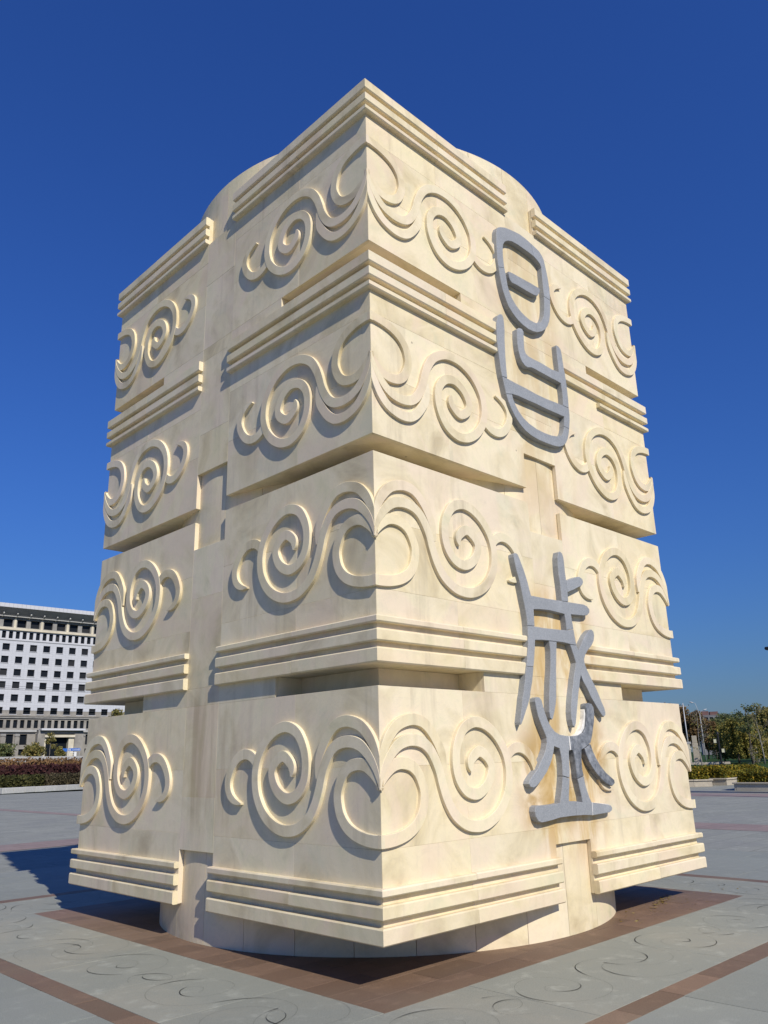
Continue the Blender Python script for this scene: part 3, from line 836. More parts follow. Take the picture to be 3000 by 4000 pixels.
# ================================================================== LITTER AT THE FOOT
def leaf_cloud(pts, size, nrm=None, aspect=1.6, flat=0.0, rng=RNG):
    """small quads, one per leaf or leaf clump"""
    n = len(pts)
    a = rng.normal(size=(n, 3)); a[:, 2] *= (1 - flat); a /= np.linalg.norm(a, axis=1)[:, None] + 1e-9
    b = rng.normal(size=(n, 3)); b[:, 2] *= (1 - flat)
    b -= a * np.sum(a * b, 1)[:, None]; b /= np.linalg.norm(b, axis=1)[:, None] + 1e-9
    s = (size * rng.uniform(0.6, 1.3, n))[:, None]
    a = a * s * aspect * 0.5; b = b * s * 0.5
    P = np.asarray(pts)
    V = np.stack([P - a, P - b * 0.8, P + a, P + b], 1).reshape(-1, 3)
    return V, np.arange(4 * n).reshape(-1, 4)
def np_mesh(name, V, F):
    me = bpy.data.meshes.new(name)
    n = len(V); m = len(F)
    me.vertices.add(n); me.vertices.foreach_set('co', np.asarray(V, np.float32).ravel())
    me.loops.add(m * 4); me.loops.foreach_set('vertex_index', np.asarray(F, np.int32).ravel())
    me.polygons.add(m)
    me.polygons.foreach_set('loop_start', np.arange(0, m * 4, 4, dtype=np.int32))
    me.polygons.foreach_set('loop_total', np.full(m, 4, np.int32))
    me.update(calc_edges=True)
    me.validate()
    return me
# dry leaves and stalks blown against the foot of the drum
pts = []
for _ in range(90):
    t = RNG.beta(1.5, 1.5)
    pts.append((1.55 + 0.95 * t + RNG.normal(0, 0.05), -2.50 + 0.28 * t + RNG.normal(0, 0.035), 0.006 + abs(RNG.normal(0, 0.004))))
for _ in range(40):
    pts.append((RNG.uniform(0.6, 3.6), RNG.uniform(-2.85, -2.2), 0.006))
V, F = leaf_cloud(np.array(pts), 0.016, aspect=3.0, flat=0.97)
tag(link('fallen_leaves', np_mesh('fallen_leaves', V, F), 'leaf_dry'), 'dry yellow leaves and stalks scattered by the foot of the pillar', 'leaves', kind='stuff')
br = link('loose_brick', box('loose_brick', -0.12, 0.12, -0.06, 0.06, 0, 0.075, 0.006), 'clay_brick', None, (2.35, -1.25, 0.002), 0.5)
tag(br, 'loose clay brick lying in the shade under the right corner of the pillar', 'brick')

# ================================================================== BACKGROUND RIGHT
def hedge_mass(name, mat, size, lx, ly, h, n, parent=None, loc=(0, 0, 0), rotz=0, lump=0.12, rng=RNG, leafsz=None):
    """a clipped mass of leaves over a twiggy core, lx by ly by h"""
    u = rng.uniform(-0.5, 0.5, (n, 3)) * (1, 1, 1)
    k = rng.integers(0, 5, n)
    u[k == 0, 0] = -0.5; u[k == 1, 0] = 0.5; u[k == 2, 1] = -0.5; u[k == 3, 1] = 0.5; u[k >= 4, 2] = 0.5
    w = rng.integers(0, 3, n) == 0
    u[w] = rng.uniform(-0.5, 0.5, (w.sum(), 3))
    P = u * (lx, ly, h) + (0, 0, h / 2)
    lumpz = lump * (np.sin(P[:, 0] * 2.1 + P[:, 1] * 1.3) + np.sin(P[:, 0] * 4.7 + 1.0 + P[:, 1] * 3.1) * 0.6)
    P[:, 2] += lumpz * (P[:, 2] / h) + rng.normal(0, size * 0.5, n)
    P[:, :2] += rng.normal(0, size * 0.5, (n, 2))
    P[:, 2] = np.maximum(P[:, 2], 0.03)
    V, F = leaf_cloud(P, size, rng=rng)
    cv, cf = box_vf(-lx / 2 + 0.12, lx / 2 - 0.12, -ly / 2 + 0.12, ly / 2 - 0.12, 0, h * 0.86)
    V = np.vstack([V, np.array(cv)]); F = np.vstack([F, np.array(cf) + len(V) - 8])
    return link(name, np_mesh(name, V, F), mat, parent, loc, rotz)

def planter(cx, cy, lx, ly, rotz, label, hedge_label):
    t = empty('stone_planter', (cx, cy, PLAZA_Z), rotz)
    tag(t, label, 'planter', 'stone planters at the edge of the plaza')
    h = 0.37
    n = max(2, int(lx / 0.9))
    for i in range(n):
        x0 = -lx / 2 + i * lx / n; x1 = x0 + lx / n
        for y0, y1 in ((-ly / 2, -ly / 2 + 0.1), (ly / 2 - 0.1, ly / 2)):
            link('side_slab', box('side_slab', x0 + 0.003, x1 - 0.003, y0, y1, 0, h - 0.075, 0.006), 'planter', t)
            link('cap_stone', box('cap_stone', x0 + 0.003 - (0.06 if i == 0 else 0), x1 - 0.003 + (0.06 if i == n - 1 else 0), y0 - (0.06 if y0 < 0 else 0.04), y1 + (0.04 if y0 < 0 else 0.06), h - 0.074, h, 0.015), 'planter', t)
    for x0, x1 in ((-lx / 2, -lx / 2 + 0.1), (lx / 2 - 0.1, lx / 2)):
        link('end_slab', box('end_slab', x0 - 0.003, x1 + 0.003, -ly / 2 + 0.102, ly / 2 - 0.102, 0, h - 0.076, 0.006), 'planter', t)
        link('cap_stone', box('cap_stone', x0 - (0.06 if x0 < 0 else 0.04), x1 + (0.04 if x0 < 0 else 0.06), -ly / 2 + 0.145, ly / 2 - 0.145, h - 0.0745, h - 0.0005, 0.015), 'planter', t)
    link('soil', box('soil', -lx / 2 + 0.11, lx / 2 - 0.11, -ly / 2 + 0.11, ly / 2 - 0.11, 0.02, h - 0.06), 'soil', t)
    hd = hedge_mass('golden_shrubs', 'leaf_gold', 0.085, lx - 0.35, ly - 0.35, 0.56, int(1700 * lx * ly ** 0.5), None, (cx, cy, PLAZA_Z + h - 0.05), rotz, 0.06)
    tag(hd, hedge_label, 'shrubs', 'golden shrubs in the planters')
planter(33.35, 4.4, 2.4, 10.0, 0.0, 'long stone planter nearest the right edge, its front in shade', 'yellow-green shrubs filling the planter nearest the right edge')
planter(35.2, 15.6, 6.6, 2.2, math.radians(128), 'pale sunlit stone planter angled behind the right edge of the pillar', 'yellow-green shrubs in the angled planter next to the pillar')
planter(41.0, 13.3, 6.0, 2.1, 0.0, 'stone planter set back between the other two planters', 'yellow-green shrubs in the planter set farthest back')

# lawn beyond, with a pale path
def sheet(name, pts, mat, kind='structure'):
    o = link(name, mesh(name, pts, [tuple(range(len(pts)))]), mat)
    tag(o, kind=kind)
    return o
sheet('lawn', [(46.2, -120, -0.10), (400, -120, 2.0), (400, 54, 2.0), (46.2, 54, -0.10)], 'grass')
sheet('path', [(90, 8, 0.22), (130, -2, 0.46), (131.5, 1, 0.468), (96, 27, 0.254), (90, 26, 0.22)], 'road')
def ground_z(x): return -0.10 + (x - 46.2) * 2.1 / 353.8

def trunk_and_limbs(M, base, height, r0, rng, nl=6, spread=0.35, droop=0.0):
    tips = []
    top = base + Vector((rng.normal(0, 0.04) * height, rng.normal(0, 0.04) * height, height))
    n = 6
    pts = [base.lerp(top, i / n) + Vector((rng.normal(0, 0.012), rng.normal(0, 0.012), 0)) * height * (i > 0) for i in range(n + 1)]
    M.tube(pts, [r0 * (1 - 0.85 * i / n) for i in range(n + 1)], 7)
    for k in range(nl):
        f = 0.30 + 0.65 * (k + rng.uniform(0, 0.8)) / nl
        p = base.lerp(top, f)
        a = rng.uniform(0, 6.28)
        L = height * spread * (1.15 - f * 0.7)
        q = p + Vector((math.cos(a) * L, math.sin(a) * L, L * rng.uniform(0.35, 0.9) - droop * L))
        mid = p.lerp(q, 0.5) + Vector((0, 0, L * 0.12))
        M.tube([p, mid, q], [r0 * 0.38 * (1.1 - f), r0 * 0.25 * (1.1 - f), r0 * 0.10 * (1.1 - f) + 0.004], 5)
        tips += [mid, q, p.lerp(q, 0.75)]
    tips.append(top)
    return tips, top
def blob_points(tips, n, rad, rng, squash=0.8):
    T = np.array([tuple(t) for t in tips])
    c = T[rng.integers(0, len(T), n)]
    d = rng.normal(size=(n, 3)); d /= np.linalg.norm(d, axis=1)[:, None]
    r = rad * rng.uniform(0.15, 1, n)[:, None] ** 0.6
    return c + d * r * (1, 1, squash)
def tree(x, y, h, kind, label, group=None, leaves=4200, seed=1, name=None, leaf=0.26, rad=None, z=None):
    rng = np.random.default_rng(seed)
    zz = ground_z(x) if z is None else z
    t = empty(name or {'willow': 'willow_tree', 'bare': 'young_tree'}.get(kind, 'tree'), (x, y, zz - 0.03))
    tag(t, label, 'tree', group)
    M = Multi()
    b = Vector((0, 0, 0))
    if kind == 'willow':
        tips, top = trunk_and_limbs(M, b, h * 0.8, 0.026 * h, rng, 9, 0.42)
        link('trunk', M.me('trunk', True), 'bark', t)
        P = [blob_points(tips, leaves // 3, h * 0.15, rng)]
        n = 150
        src = np.array([tuple(tips[i]) for i in rng.integers(0, len(tips), n)]) + rng.normal(0, h * 0.10, (n, 3))
        for s in src:                                  # hanging switches
            L = rng.uniform(0.20, 0.50) * h
            L = min(L, max(0.4, s[2] - 0.12 * h))
            m = leaves // n
            f = rng.uniform(0, 1, m)
            out = s[:2] / (np.linalg.norm(s[:2]) + 0.3)
            q = np.stack([s[0] + out[0] * 0.10 * h * f ** 0.6, s[1] + out[1] * 0.10 * h * f ** 0.6, s[2] - L * f], 1)
            P.append(q + rng.normal(0, 0.10, (m, 3)))
        P = np.vstack(P)
        mat = 'leaf_willow'
    elif kind == 'bare':
        tips, top = trunk_and_limbs(M, b, h, 0.010 * h + 0.01, rng, 11, 0.22)
        for q in list(tips):
            for _ in range(3):
                d = Vector((rng.normal(0, 0.5), rng.normal(0, 0.5), rng.uniform(0.3, 1))).normalized() * h * 0.10
                M.tube([q, q + d], [0.008, 0.003], 4)
        link('trunk', M.me('trunk', True), 'pale_bark', t)
        P = blob_points(tips, leaves, h * 0.10, rng)
        mat = 'leaf_olive'
    else:
        tall = kind in ('poplar', 'brown')
        tips, top = trunk_and_limbs(M, b, h * 0.88, 0.022 * h, rng, 12 if tall else 9, 0.24 if tall else 0.38)
        link('trunk', M.me('trunk', True), 'bark', t)
        P = blob_points(tips, leaves, (rad or (h * (0.13 if tall else 0.20))), rng, 1.0 if tall else 0.8)
        mat = {'brown': 'leaf_brown', 'poplar': 'leaf_olive', 'dark': 'leaf_dark', 'olive': 'leaf_olive', 'sparse': 'leaf_dark'}[kind]
    P[:, 2] = np.maximum(P[:, 2], 0.10 * h)
    V, F = leaf_cloud(P, leaf, rng=rng)
    link('crown', np_mesh('crown', V, F), mat, t)
    return t
def polar(deg, d):
    return -7.11 + d * math.cos(math.radians(deg)), -7.26 + d * math.sin(math.radians(deg))
GT = 'park trees behind the planters'
# row of rust-brown trees next to the pillar
for i, (a, d, h, lab) in enumerate([
        (26.2, 152, 9.6, 'rust-brown tree half hidden behind the right edge of the pillar'),
        (25.5, 150, 9.0, 'tallest rust-brown tree, just clear of the pillar'),
        (24.9, 148, 7.7, 'rust-brown tree behind the white street lamp'),
        (24.25, 147, 6.6, 'rust-brown tree in front of the far red-brown building'),
        (23.75, 146, 6.0, 'lowest rust-brown tree, beside the dark green one')]):
    x, y = polar(a, d); tree(x, y, h, 'brown', lab, GT, 8500, 20 + i, leaf=0.21)
for i, (a, d, h, k, lab) in enumerate([
        (23.4, 160, 6.7, 'dark', 'dark green tree below the far red-brown building'),
        (22.65, 165, 7.5, 'dark', 'dark round-topped tree rising behind the willow'),
        (21.9, 150, 6.2, 'dark', 'dark tree between the willow and the right-hand trees'),
        (21.2, 122, 5.9, 'olive', 'olive tree at the right edge of the picture'),
        (20.2, 116, 6.2, 'olive', 'olive tree cut off by the right edge of the picture'),
        (20.9, 170, 7.4, 'dark', 'dark tree behind the trees at the right edge')]):
    x, y = polar(a, d); tree(x, y, h, k, lab, GT, 8500, 40 + i, leaf=0.21)
x, y = polar(22.45, 104); tree(x, y, 5.4, 'willow', 'yellow-green willow with hanging branches, the broadest tree', GT, 14000, 61, leaf=0.13)
x, y = polar(23.3, 112); tree(x, y, 4.6, 'willow', 'smaller willow standing behind the black lamp post', GT, 9000, 62, leaf=0.13)
x, y = polar(21.5, 108); tree(x, y, 5.0, 'willow', 'willow to the right of the broadest willow', GT, 10000, 63, leaf=0.13)
x, y = polar(21.66, 100); tree(x, y, 7.0, 'sparse', 'tall thin tree with a sparse tufted top', GT, 800, 64, leaf=0.17, rad=0.5)
x, y = polar(21.0, 98); tree(x, y, 6.0, 'bare', 'nearly bare spreading tree at the right edge', GT, 350, 65, leaf=0.12)
x, y = polar(24.75, 78); tree(x, y, 5.0, 'bare', 'bare young tree between the pillar and the black lamp post', 'young bare trees', 140, 66, leaf=0.10)
x, y = polar(21.55, 62); tree(x, y, 1.9, 'bare', 'short staked sapling in front of the willows', 'young bare trees', 90, 67, leaf=0.07)
# further trees either side, past the frame
for i in range(7):
    x, y = polar(27.3 + i * 1.1, 150 + (i % 3) * 9)
    tree(x, y, 8.5 + (i * 37 % 10) * 0.2, 'brown' if i % 2 else 'dark', ('rust-brown' if i % 2 else 'dark green') + ' park tree standing behind the pillar', GT, 2200, 80 + i, leaf=0.42)
for i in range(5):
    x, y = polar(19.2 - i * 1.3, 118 + (i % 3) * 14)
    tree(x, y, 7.5 + (i * 53 % 10) * 0.2, 'olive' if i % 2 else 'dark', ('olive' if i % 2 else 'dark green') + ' park tree beyond the right edge of the picture', GT, 2200, 90 + i, leaf=0.42)

# street lamps, poles, gate pillar
def street_lamp(x, y, h, label, arm_dir, mat='steel'):
    t = empty('street_lamp', (x, y, ground_z(max(x, 46.2))))
    tag(t, label, 'street lamp')
    M = Multi(); M.tube([(0, 0, 0), (0, 0, h * 0.5), (0, 0, h * 0.93)], [0.085, 0.065, 0.045], 8)
    link('post', M.me('post', True), mat, t)
    a = Vector((math.cos(arm_dir), math.sin(arm_dir), 0))
    for s, L, up in ((1, 0.55, 0.0), (-1, 0.75, 1.15)):
        M = Multi()
        p = [Vector((0, 0, h * 0.90)), Vector((0, 0, h * 0.93)) + a * s * 0.12 + Vector((0, 0, 0.2)), Vector((0, 0, h * 0.93)) + a * s * L * 0.6 + Vector((0, 0, 0.40 + up)), Vector((0, 0, h * 0.93)) + a * s * L + Vector((0, 0, 0.45 + up))]
        M.tube(p, [0.04, 0.035, 0.028, 0.024], 6)
        link('arm', M.me('arm', True), mat, t)
        M = Multi()
        e = p[-1]
        M.tube([e - a * s * 0.08, e + a * s * 0.15 + Vector((0, 0, 0.05)), e + a * s * 0.5 + Vector((0, 0, 0.18))], [0.04, 0.11, 0.04], 6)
        link('lamp_head', M.me('lamp_head', True), mat, t)
    return t
x, y = polar(24.42, 130)
street_lamp(x, y, 7.2, 'white street lamp with two curved arms in front of the brown trees', math.radians(-66))
def utility_pole(x, y, h, label):
    t = empty('utility_pole', (x, y, ground_z(x)))
    tag(t, label, 'pole', 'utility poles')
    M = Multi(); M.tube([(0, 0, 0), (0, 0, h)], [0.10, 0.065], 8); link('post', M.me('post', True), 'steel', t)
    M = Multi()
    M.tube([(-0.35, 0.75, h - 0.45), (0.35, -0.75, h - 0.45)], 0.04, 5)
    link('crossarm', M.me('crossarm'), 'steel', t)
    for s in (-1, 0.1, 1):
        M = Multi(); M.tube([(-0.33 * s, 0.7 * s, h - 0.42), (-0.33 * s, 0.7 * s, h - 0.2)], 0.04, 6); link('insulator', M.me('insulator'), 'black_paint', t)
x, y = polar(25.38, 128); utility_pole(x, y, 8.2, 'concrete utility pole beside the right edge of the pillar')
x, y = polar(23.95, 160); utility_pole(x, y, 6.0, 'shorter far utility pole between the lamp posts')
# black lamp post with two square lanterns
x, y = polar(23.52, 96)
t = empty('lantern_post', (x, y, ground_z(x)))
tag(t, 'black lamp post carrying two square pale lanterns', 'lamp post')
M = Multi(); M.tube([(0, 0, 0), (0, 0, 0.25), (0, 0, 0.3), (0, 0, 3.25)], [0.17, 0.17, 0.10, 0.10], 8)
M.tube([(0, 0, 3.25), (0, 0, 3.5)], [0.14, 0.10], 8)
link('post', M.me('post'), 'black_paint', t)
ldir = Vector((math.sin(math.radians(23.5)), -math.cos(math.radians(23.5)), 0))
for s, z in ((-1, 2.55), (1, 1.55)):
    c = ldir * s * 0.34
    M = Multi(); M.tube([(0, 0, z), tuple(c * 0.5 + Vector((0, 0, z)))], 0.03, 6); link('bracket', M.me('bracket'), 'black_paint', t)
    lan = link('lantern', box('lantern', -0.16, 0.16, -0.16, 0.16, -0.2, 0.2, 0.01), 'lamp_glass', t, (c.x, c.y, z), math.radians(23.5))
    M = Multi()
    for sx in (-1, 1):
        for sy in (-1, 1):
            M.box(sx * 0.175 - 0.02, sx * 0.175 + 0.02, sy * 0.175 - 0.02, sy * 0.175 + 0.02, -0.24, 0.24)
    M.box(-0.19, 0.19, -0.19, 0.19, 0.22, 0.25).box(-0.19, 0.19, -0.19, 0.19, -0.25, -0.22)
    link('frame', M.me('frame'), 'black_paint', lan)
# stone gate pillar with lintels
x, y = polar(24.98, 105)
t = empty('stone_gate', (x, y, ground_z(x)), math.radians(24))
tag(t, 'pale stone gate pillar with grey crossbars beside the pillar edge', 'gate')
for i in range(4):
    link('pillar_block', box('pillar_block', -0.35 + i * 0.03, 0.35 - i * 0.03, -0.42 + i * 0.04, 0.32 - i * 0.02, i * 0.82 + 0.01, (i + 1) * 0.82, 0.02), 'planter', t)
link('second_pillar', box('second_pillar', -0.3, 0.3, 0.55, 0.85, 0, 2.3, 0.02), 'cream_trim', t)
link('lintel', box('lintel', -0.3, 0.3, 0.4, 3.0, 2.35, 2.6, 0.02), 'kerb', t)
link('lintel', box('lintel', -0.25, 0.25, 0.4, 3.0, 1.72, 1.86, 0.02), 'kerb', t)
link('dark_panel', box('dark_panel', -0.1, 0.1, 0.9, 2.9, 0.1, 1.7, 0.02), 'concrete', t)
# low stone bench wall by the gate
x, y = polar(23.9, 103)
lw = link('low_wall', box('low_wall', -0.3, 0.3, -1.6, 3.4, 0, 0.27, 0.03), 'planter', None, (x, y, ground_z(x)), math.radians(24))
tag(lw, 'long low pale stone bench wall on the lawn near the gate', 'wall')

# lamp arm that reaches into the picture at the right edge
t = empty('plaza_light', (25.9, 1.9, PLAZA_Z))
tag(t, 'dark plaza light whose flat head reaches in at the right edge', 'street lamp')
M = Multi(); M.tube([(0, 0, 0), (0, 0, 6.0)], [0.12, 0.08], 8); link('post', M.me('post', True), 'black_paint', t)
M = Multi(); M.tube([(0, 0, 5.55), (0, 1.4, 5.62), (-0.02, 2.35, 5.62)], 0.045, 6); link('arm', M.me('arm'), 'black_paint', t)
link('lamp_head', box('lamp_head', -0.16, 0.16, 2.2, 2.78, 5.56, 5.68, 0.03), 'black_paint', t)

# distant red-brown block above the trees
x, y = polar(23.9, 430)
t = empty('far_building', (x, y, 0), math.radians(-62))
tag(t, 'distant grey block with red-brown top floor above the trees', 'building')
link('wall', box('wall', -5.0, 9.5, -4, 6, 0, 18.0), 'far_wall', t)
link('penthouse', box('penthouse', -4.6, 0.0, -3.2, 5, 18.0, 20.3), 'brick_red', t)
link('penthouse', box('penthouse', 0.6, 4.2, -2.6, 4, 18.0, 20.0), 'brick_red', t)
link('parapet', box('parapet', -5.1, 9.6, -4.1, 6.1, 18.01, 18.35), 'far_wall', t)
wm = box('window', -0.75, 0.75, -0.06, 0.06, 0, 1.5)
for r in range(3):
    for i in range(6):
        link('window', wm, 'glass', t, (-3.7 + i * 2.3, -4.02, 15.9 - r * 3.1))

# ================================================================== BACKGROUND LEFT: planted bank
BX, BY, BA = 16.8, 58.8, math.radians(17)
bu = Vector((math.cos(BA), math.sin(BA), 0)); bn = Vector((-math.sin(BA), math.cos(BA), 0))
def bed(u, n, z=0.0):
    p = bu * u + bn * n
    return (BX + p.x, BY + p.y, z)
bank = link('bank', mesh('bank', [bed(0.1, 0.2, 0.15), bed(90, 0.2, 0.15), bed(90, 3.0, 0.35), bed(0.1, 3.0, 0.35), bed(90, 13, 2.0), bed(0.1, 13, 2.0), bed(90, 20, 2.15), bed(-6, 20, 2.15), bed(120, 170, 4.85), bed(-120, 170, 4.85), bed(-60, 60, 2.5)], [(0, 1, 2, 3), (3, 2, 4, 5), (5, 4, 6, 7), (7, 6, 8, 9, 10)]), 'soil')
tag(bank, kind='structure')
kb = empty('stone_kerb', bed(0, 0, PLAZA_Z), BA)
tag(kb, 'pale granite kerb edging the planted bank on the left', 'kerb')
km = box('kerb_stone', 0.004, 0.996, -0.16, 0.16, 0, 0.44, 0.03)
for i in range(46):
    link('kerb_stone', km, 'kerb', kb, (i * 1.0 - 0.16, 0, random.uniform(-0.01, 0.01)))
km2 = box('kerb_stone', -0.16, 0.16, 0.2, 1.196, 0, 0.44, 0.03)
for i in range(16):
    link('kerb_stone', km2, 'kerb', kb, (-0.32 + 0.16, i * 1.0, random.uniform(-0.01, 0.01)))
def bank_hedge(name, mat, u0, u1, n0, n1, z0, h, count, label, size=0.13, lump=0.05, cat='hedge'):
    p = bed((u0 + u1) / 2, (n0 + n1) / 2, z0)
    o = hedge_mass(name, mat, size, u1 - u0, n1 - n0, h, count, None, p, BA, lump)
    tag(o, label, cat)
    return o
bank_hedge('green_hedge', 'leaf_hedge', 0.3, 1.75, 0.5, 2.0, 0.12, 0.86, 2600, 'clipped olive hedge block at the left corner of the kerb')
bank_hedge('green_hedge', 'leaf_hedge', 1.9, 4.0, 0.5, 2.0, 0.12, 0.88, 3200, 'clipped olive hedge block, second along the kerb')
bank_hedge('bare_hedge', 'leaf_dryhedge', 4.25, 14.0, 0.5, 2.0, 0.12, 0.90, 9000, 'long dry brownish hedge behind the kerb, next to the pillar')
bank_hedge('burgundy_hedge', 'leaf_burgundy', -0.5, 22.0, 3.2, 7.4, 0.40, 1.38, 17000, 'broad burgundy-leaved shrub belt above the green hedge', 0.15, 0.07)
bank_hedge('rust_shrubs', 'leaf_rust', -2.0, 24.0, 8.5, 12.0, 1.2, 1.16, 9000, 'rust-orange shrubs along the top of the planted bank', 0.16, 0.07, 'shrubs')
bw = empty('boundary_wall', bed(-30, 24, 2.1), BA)
tag(bw, 'low pale wall running across the top of the bank', 'wall')
bm_ = box('wall_stone', 0.004, 2.996, -0.2, 0.2, 0, 0.82, 0.02)
for i in range(30):
    link('wall_stone', bm_, 'kerb', bw, (i * 3.0, 0, 0))

# ================================================================== BACKGROUND LEFT: unfinished office block
B0 = Vector((75.64, 234.13, 0)); BYAW = -0.0484
blk = empty('office_building', (B0.x, B0.y, 0), BYAW)
tag(blk, 'long white tiled office block with square dark windows and flared roof', 'building')
U0, U1, DEP = -26.0, 62.0, 18.0
def wall_with_holes(name, mat, u0, u1, z0, z1, holes, reveal=0.45, y=0.0):
    """a wall sheet at y, holes = [(u0,u1,z0,z1)], each with its reveals"""
    us = sorted({u0, u1} | {h[0] for h in holes} | {h[1] for h in holes})
    zs = sorted({z0, z1} | {h[2] for h in holes} | {h[3] for h in holes})
    hs = {(round(h[0], 3), round(h[2], 3)): h for h in holes}
    M = Multi()
    for i in range(len(us) - 1):
        for j in range(len(zs) - 1):
            cu, cz = (us[i] + us[i + 1]) / 2, (zs[j] + zs[j + 1]) / 2
            if any(h[0] < cu < h[1] and h[2] < cz < h[3] for h in holes):
                continue
            M.add([(us[i], y, zs[j]), (us[i + 1], y, zs[j]), (us[i + 1], y, zs[j + 1]), (us[i], y, zs[j + 1])], [(0, 1, 2, 3)])
    for a, b, c, d in holes:
        for q in ([(a, y, c), (a, y + reveal, c), (a, y + reveal, d), (a, y, d)], [(b, y, c), (b, y, d), (b, y + reveal, d), (b, y + reveal, c)],
                  [(a, y, c), (b, y, c), (b, y + reveal, c), (a, y + reveal, c)], [(a, y, d), (a, y + reveal, d), (b, y + reveal, d), (b, y, d)]):
            M.add(q, [(0, 1, 2, 3)])
    return link(name, M.me(name), mat, blk)
def panes(holes, reveal=0.45, y=0.0, sill=None, detail=(-3, 45)):
    cache = {}
    for a, b, c, d in holes:
        k = (round(b - a, 2), round(d - c, 2))
        if k not in cache:
            w, h = k
            fr = Multi()
            for x0, x1, z0, z1 in ((0, 0.07, 0, h), (w - 0.07, w, 0, h), (0.07, w - 0.07, 0, 0.07), (0.07, w - 0.07, h - 0.07, h)):
                fr.box(x0, x1, -0.05, 0.05, z0, z1)
            cache[k] = (mesh('window', [(0, 0, 0), (w, 0, 0), (w, 0, h), (0, 0, h)], [(0, 1, 2, 3)]), fr.me('frame'), box('sill', -0.1, w + 0.1, -0.14, 0.02, -0.14, -0.001))
        wme, fme, sme = cache[k]
        wnd = link('window', wme, 'glass', blk, (a, y + reveal - 0.01, c))
        if detail[0] < a < detail[1]:
            link('frame', fme, 'black_paint', wnd, (0, -0.055, 0))
            if sill:
                link('sill', sme, sill, wnd, (0, -reveal + 0.01 - 0.003, 0))
CS = 3.85
# seven-storey tiled front
sq = []
n0 = math.ceil((U0 + 1) / CS); n1 = math.floor((U1 - 3) / CS)
for r in range(6):
    zt = 36.58 - 3.6 * r
    for c in range(n0, n1 + 1):
        sq.append((c * CS, c * CS + 2.0, zt - 1.92, zt))
wall_with_holes('tiled_wall', 'tile_wall', U0, U1, 17.72, 37.5, [(a, b, max(c, 17.722), d) for a, b, c, d in sq])
wall_with_holes('base_wall', 'rough_stone', U0, U1, 16.45, 17.718, [(a, b, c, 17.716) for a, b, c, d in sq if c < 17.7], y=0.06)
panes([(a, b, c, d) for a, b, c, d in sq], sill='white_panel')
# band of narrow windows under the cornice
nar = [(c * CS / 2 - 0.55, c * CS / 2 + 0.58, 38.1, 40.2) for c in range(2 * n0, 2 * n1 + 1)]
wall_with_holes('tiled_wall', 'white_panel', U0, U1, 37.7, 40.5, nar, y=0.02)
panes(nar, y=0.02)
link('string_course', box('string_course', U0, U1, -0.12, 0.4, 37.505, 37.695), 'eave', blk)
link('cornice', box('cornice', U0, U1, -0.5, 0.4, 40.505, 41.2), 'cream_trim', blk)
# open top floor with grey piers
top = [(c * CS - 0.45, c * CS + 2.15, 41.45, 43.7) for c in range(n0, n1 + 1)]
wall_with_holes('top_wall', 'concrete', U0, U1, 41.205, 44.5, top, 0.8, y=0.15)
panes(top, 0.8, y=0.15)
for c in range(n0, n1 + 1, 2):
    link('pier', box('pier', c * CS + 2.45, c * CS + 3.1, -0.05, 0.14, 41.21, 44.0), 'cream_trim', blk)
# flared eaves
M = Multi()
M.add([(U0 - 2, 0.1, 44.4), (U1 + 2, 0.1, 44.4), (U1 + 2, -3.0, 46.7), (U0 - 2, -3.0, 46.7), (U0 - 2, 0.1, 47.6), (U1 + 2, 0.1, 47.6)], [(0, 1, 2, 3), (3, 2, 5, 4)])
eave = link('eave', M.me('eave'), 'eave', blk)
fm = box('fascia_panel', 0.02, 1.18, -3.12, -2.9, 46.62, 47.75)
for i in range(int((U1 - U0 + 4) / 1.2)):
    link('fascia_panel', fm, 'white_panel', eave, (U0 - 2 + i * 1.2, 0, 0))
brk = Multi().add([(-0.18, 0.05, 43.95), (0.18, 0.05, 43.95), (0.18, 0.05, 44.7), (-0.18, 0.05, 44.7), (-0.18, -1.6, 45.0), (0.18, -1.6, 45.0), (0.18, -1.6, 45.5), (-0.18, -1.6, 45.5)], BOXF).me('bracket')
for c in range(n0, n1 + 1):
    link('bracket', brk, 'kerb', eave, (c * CS - 1.1, 0, 0))
link('beam', box('beam', U0, U1, -0.9, -0.6, 44.3, 44.55), 'kerb', eave)
# two storeys of stone base
link('cornice', box('cornice', U0, U1, -0.55, 0.3, 16.0, 16.44), 'rough_stone', blk)
link('cornice', box('cornice', U0, U1, -0.35, 0.3, 15.55, 15.995), 'concrete', blk)
nar2 = [(3.38 + 1.925 * c, 3.38 + 1.925 * c + 1.15, 12.8, 15.05) for c in range(-14, 29)]
wall_with_holes('base_wall', 'rough_stone', U0, U1, 12.3, 15.545, nar2, y=0.05)
panes(nar2, y=0.05)
link('ledge', box('ledge', U0, 11.9, -0.5, 0.3, 11.7, 12.295), 'kerb', blk)
link('ledge', box('ledge', 25.4, U1, -0.5, 0.3, 11.7, 12.295), 'kerb', blk)
big = [(3.76 + 3.8 * c, 3.76 + 3.8 * c + 2.0, 8.15, 11.1) for c in list(range(-7, 2)) + list(range(6, 15))]
low = [(3.76 + 3.8 * c, 3.76 + 3.8 * c + 2.0, 5.3, 7.0) for c in list(range(-7, 2)) + list(range(6, 15))]
wall_with_holes('base_wall', 'rough_stone', U0, 11.9, 4.2, 11.695, [h for h in big + low if h[0] < 11], 0.6, y=0.1)
wall_with_holes('base_wall', 'rough_stone', 25.4, U1, 4.2, 11.695, [h for h in big + low if h[0] > 25], 0.6, y=0.1)
panes(big + low, 0.6, y=0.1)
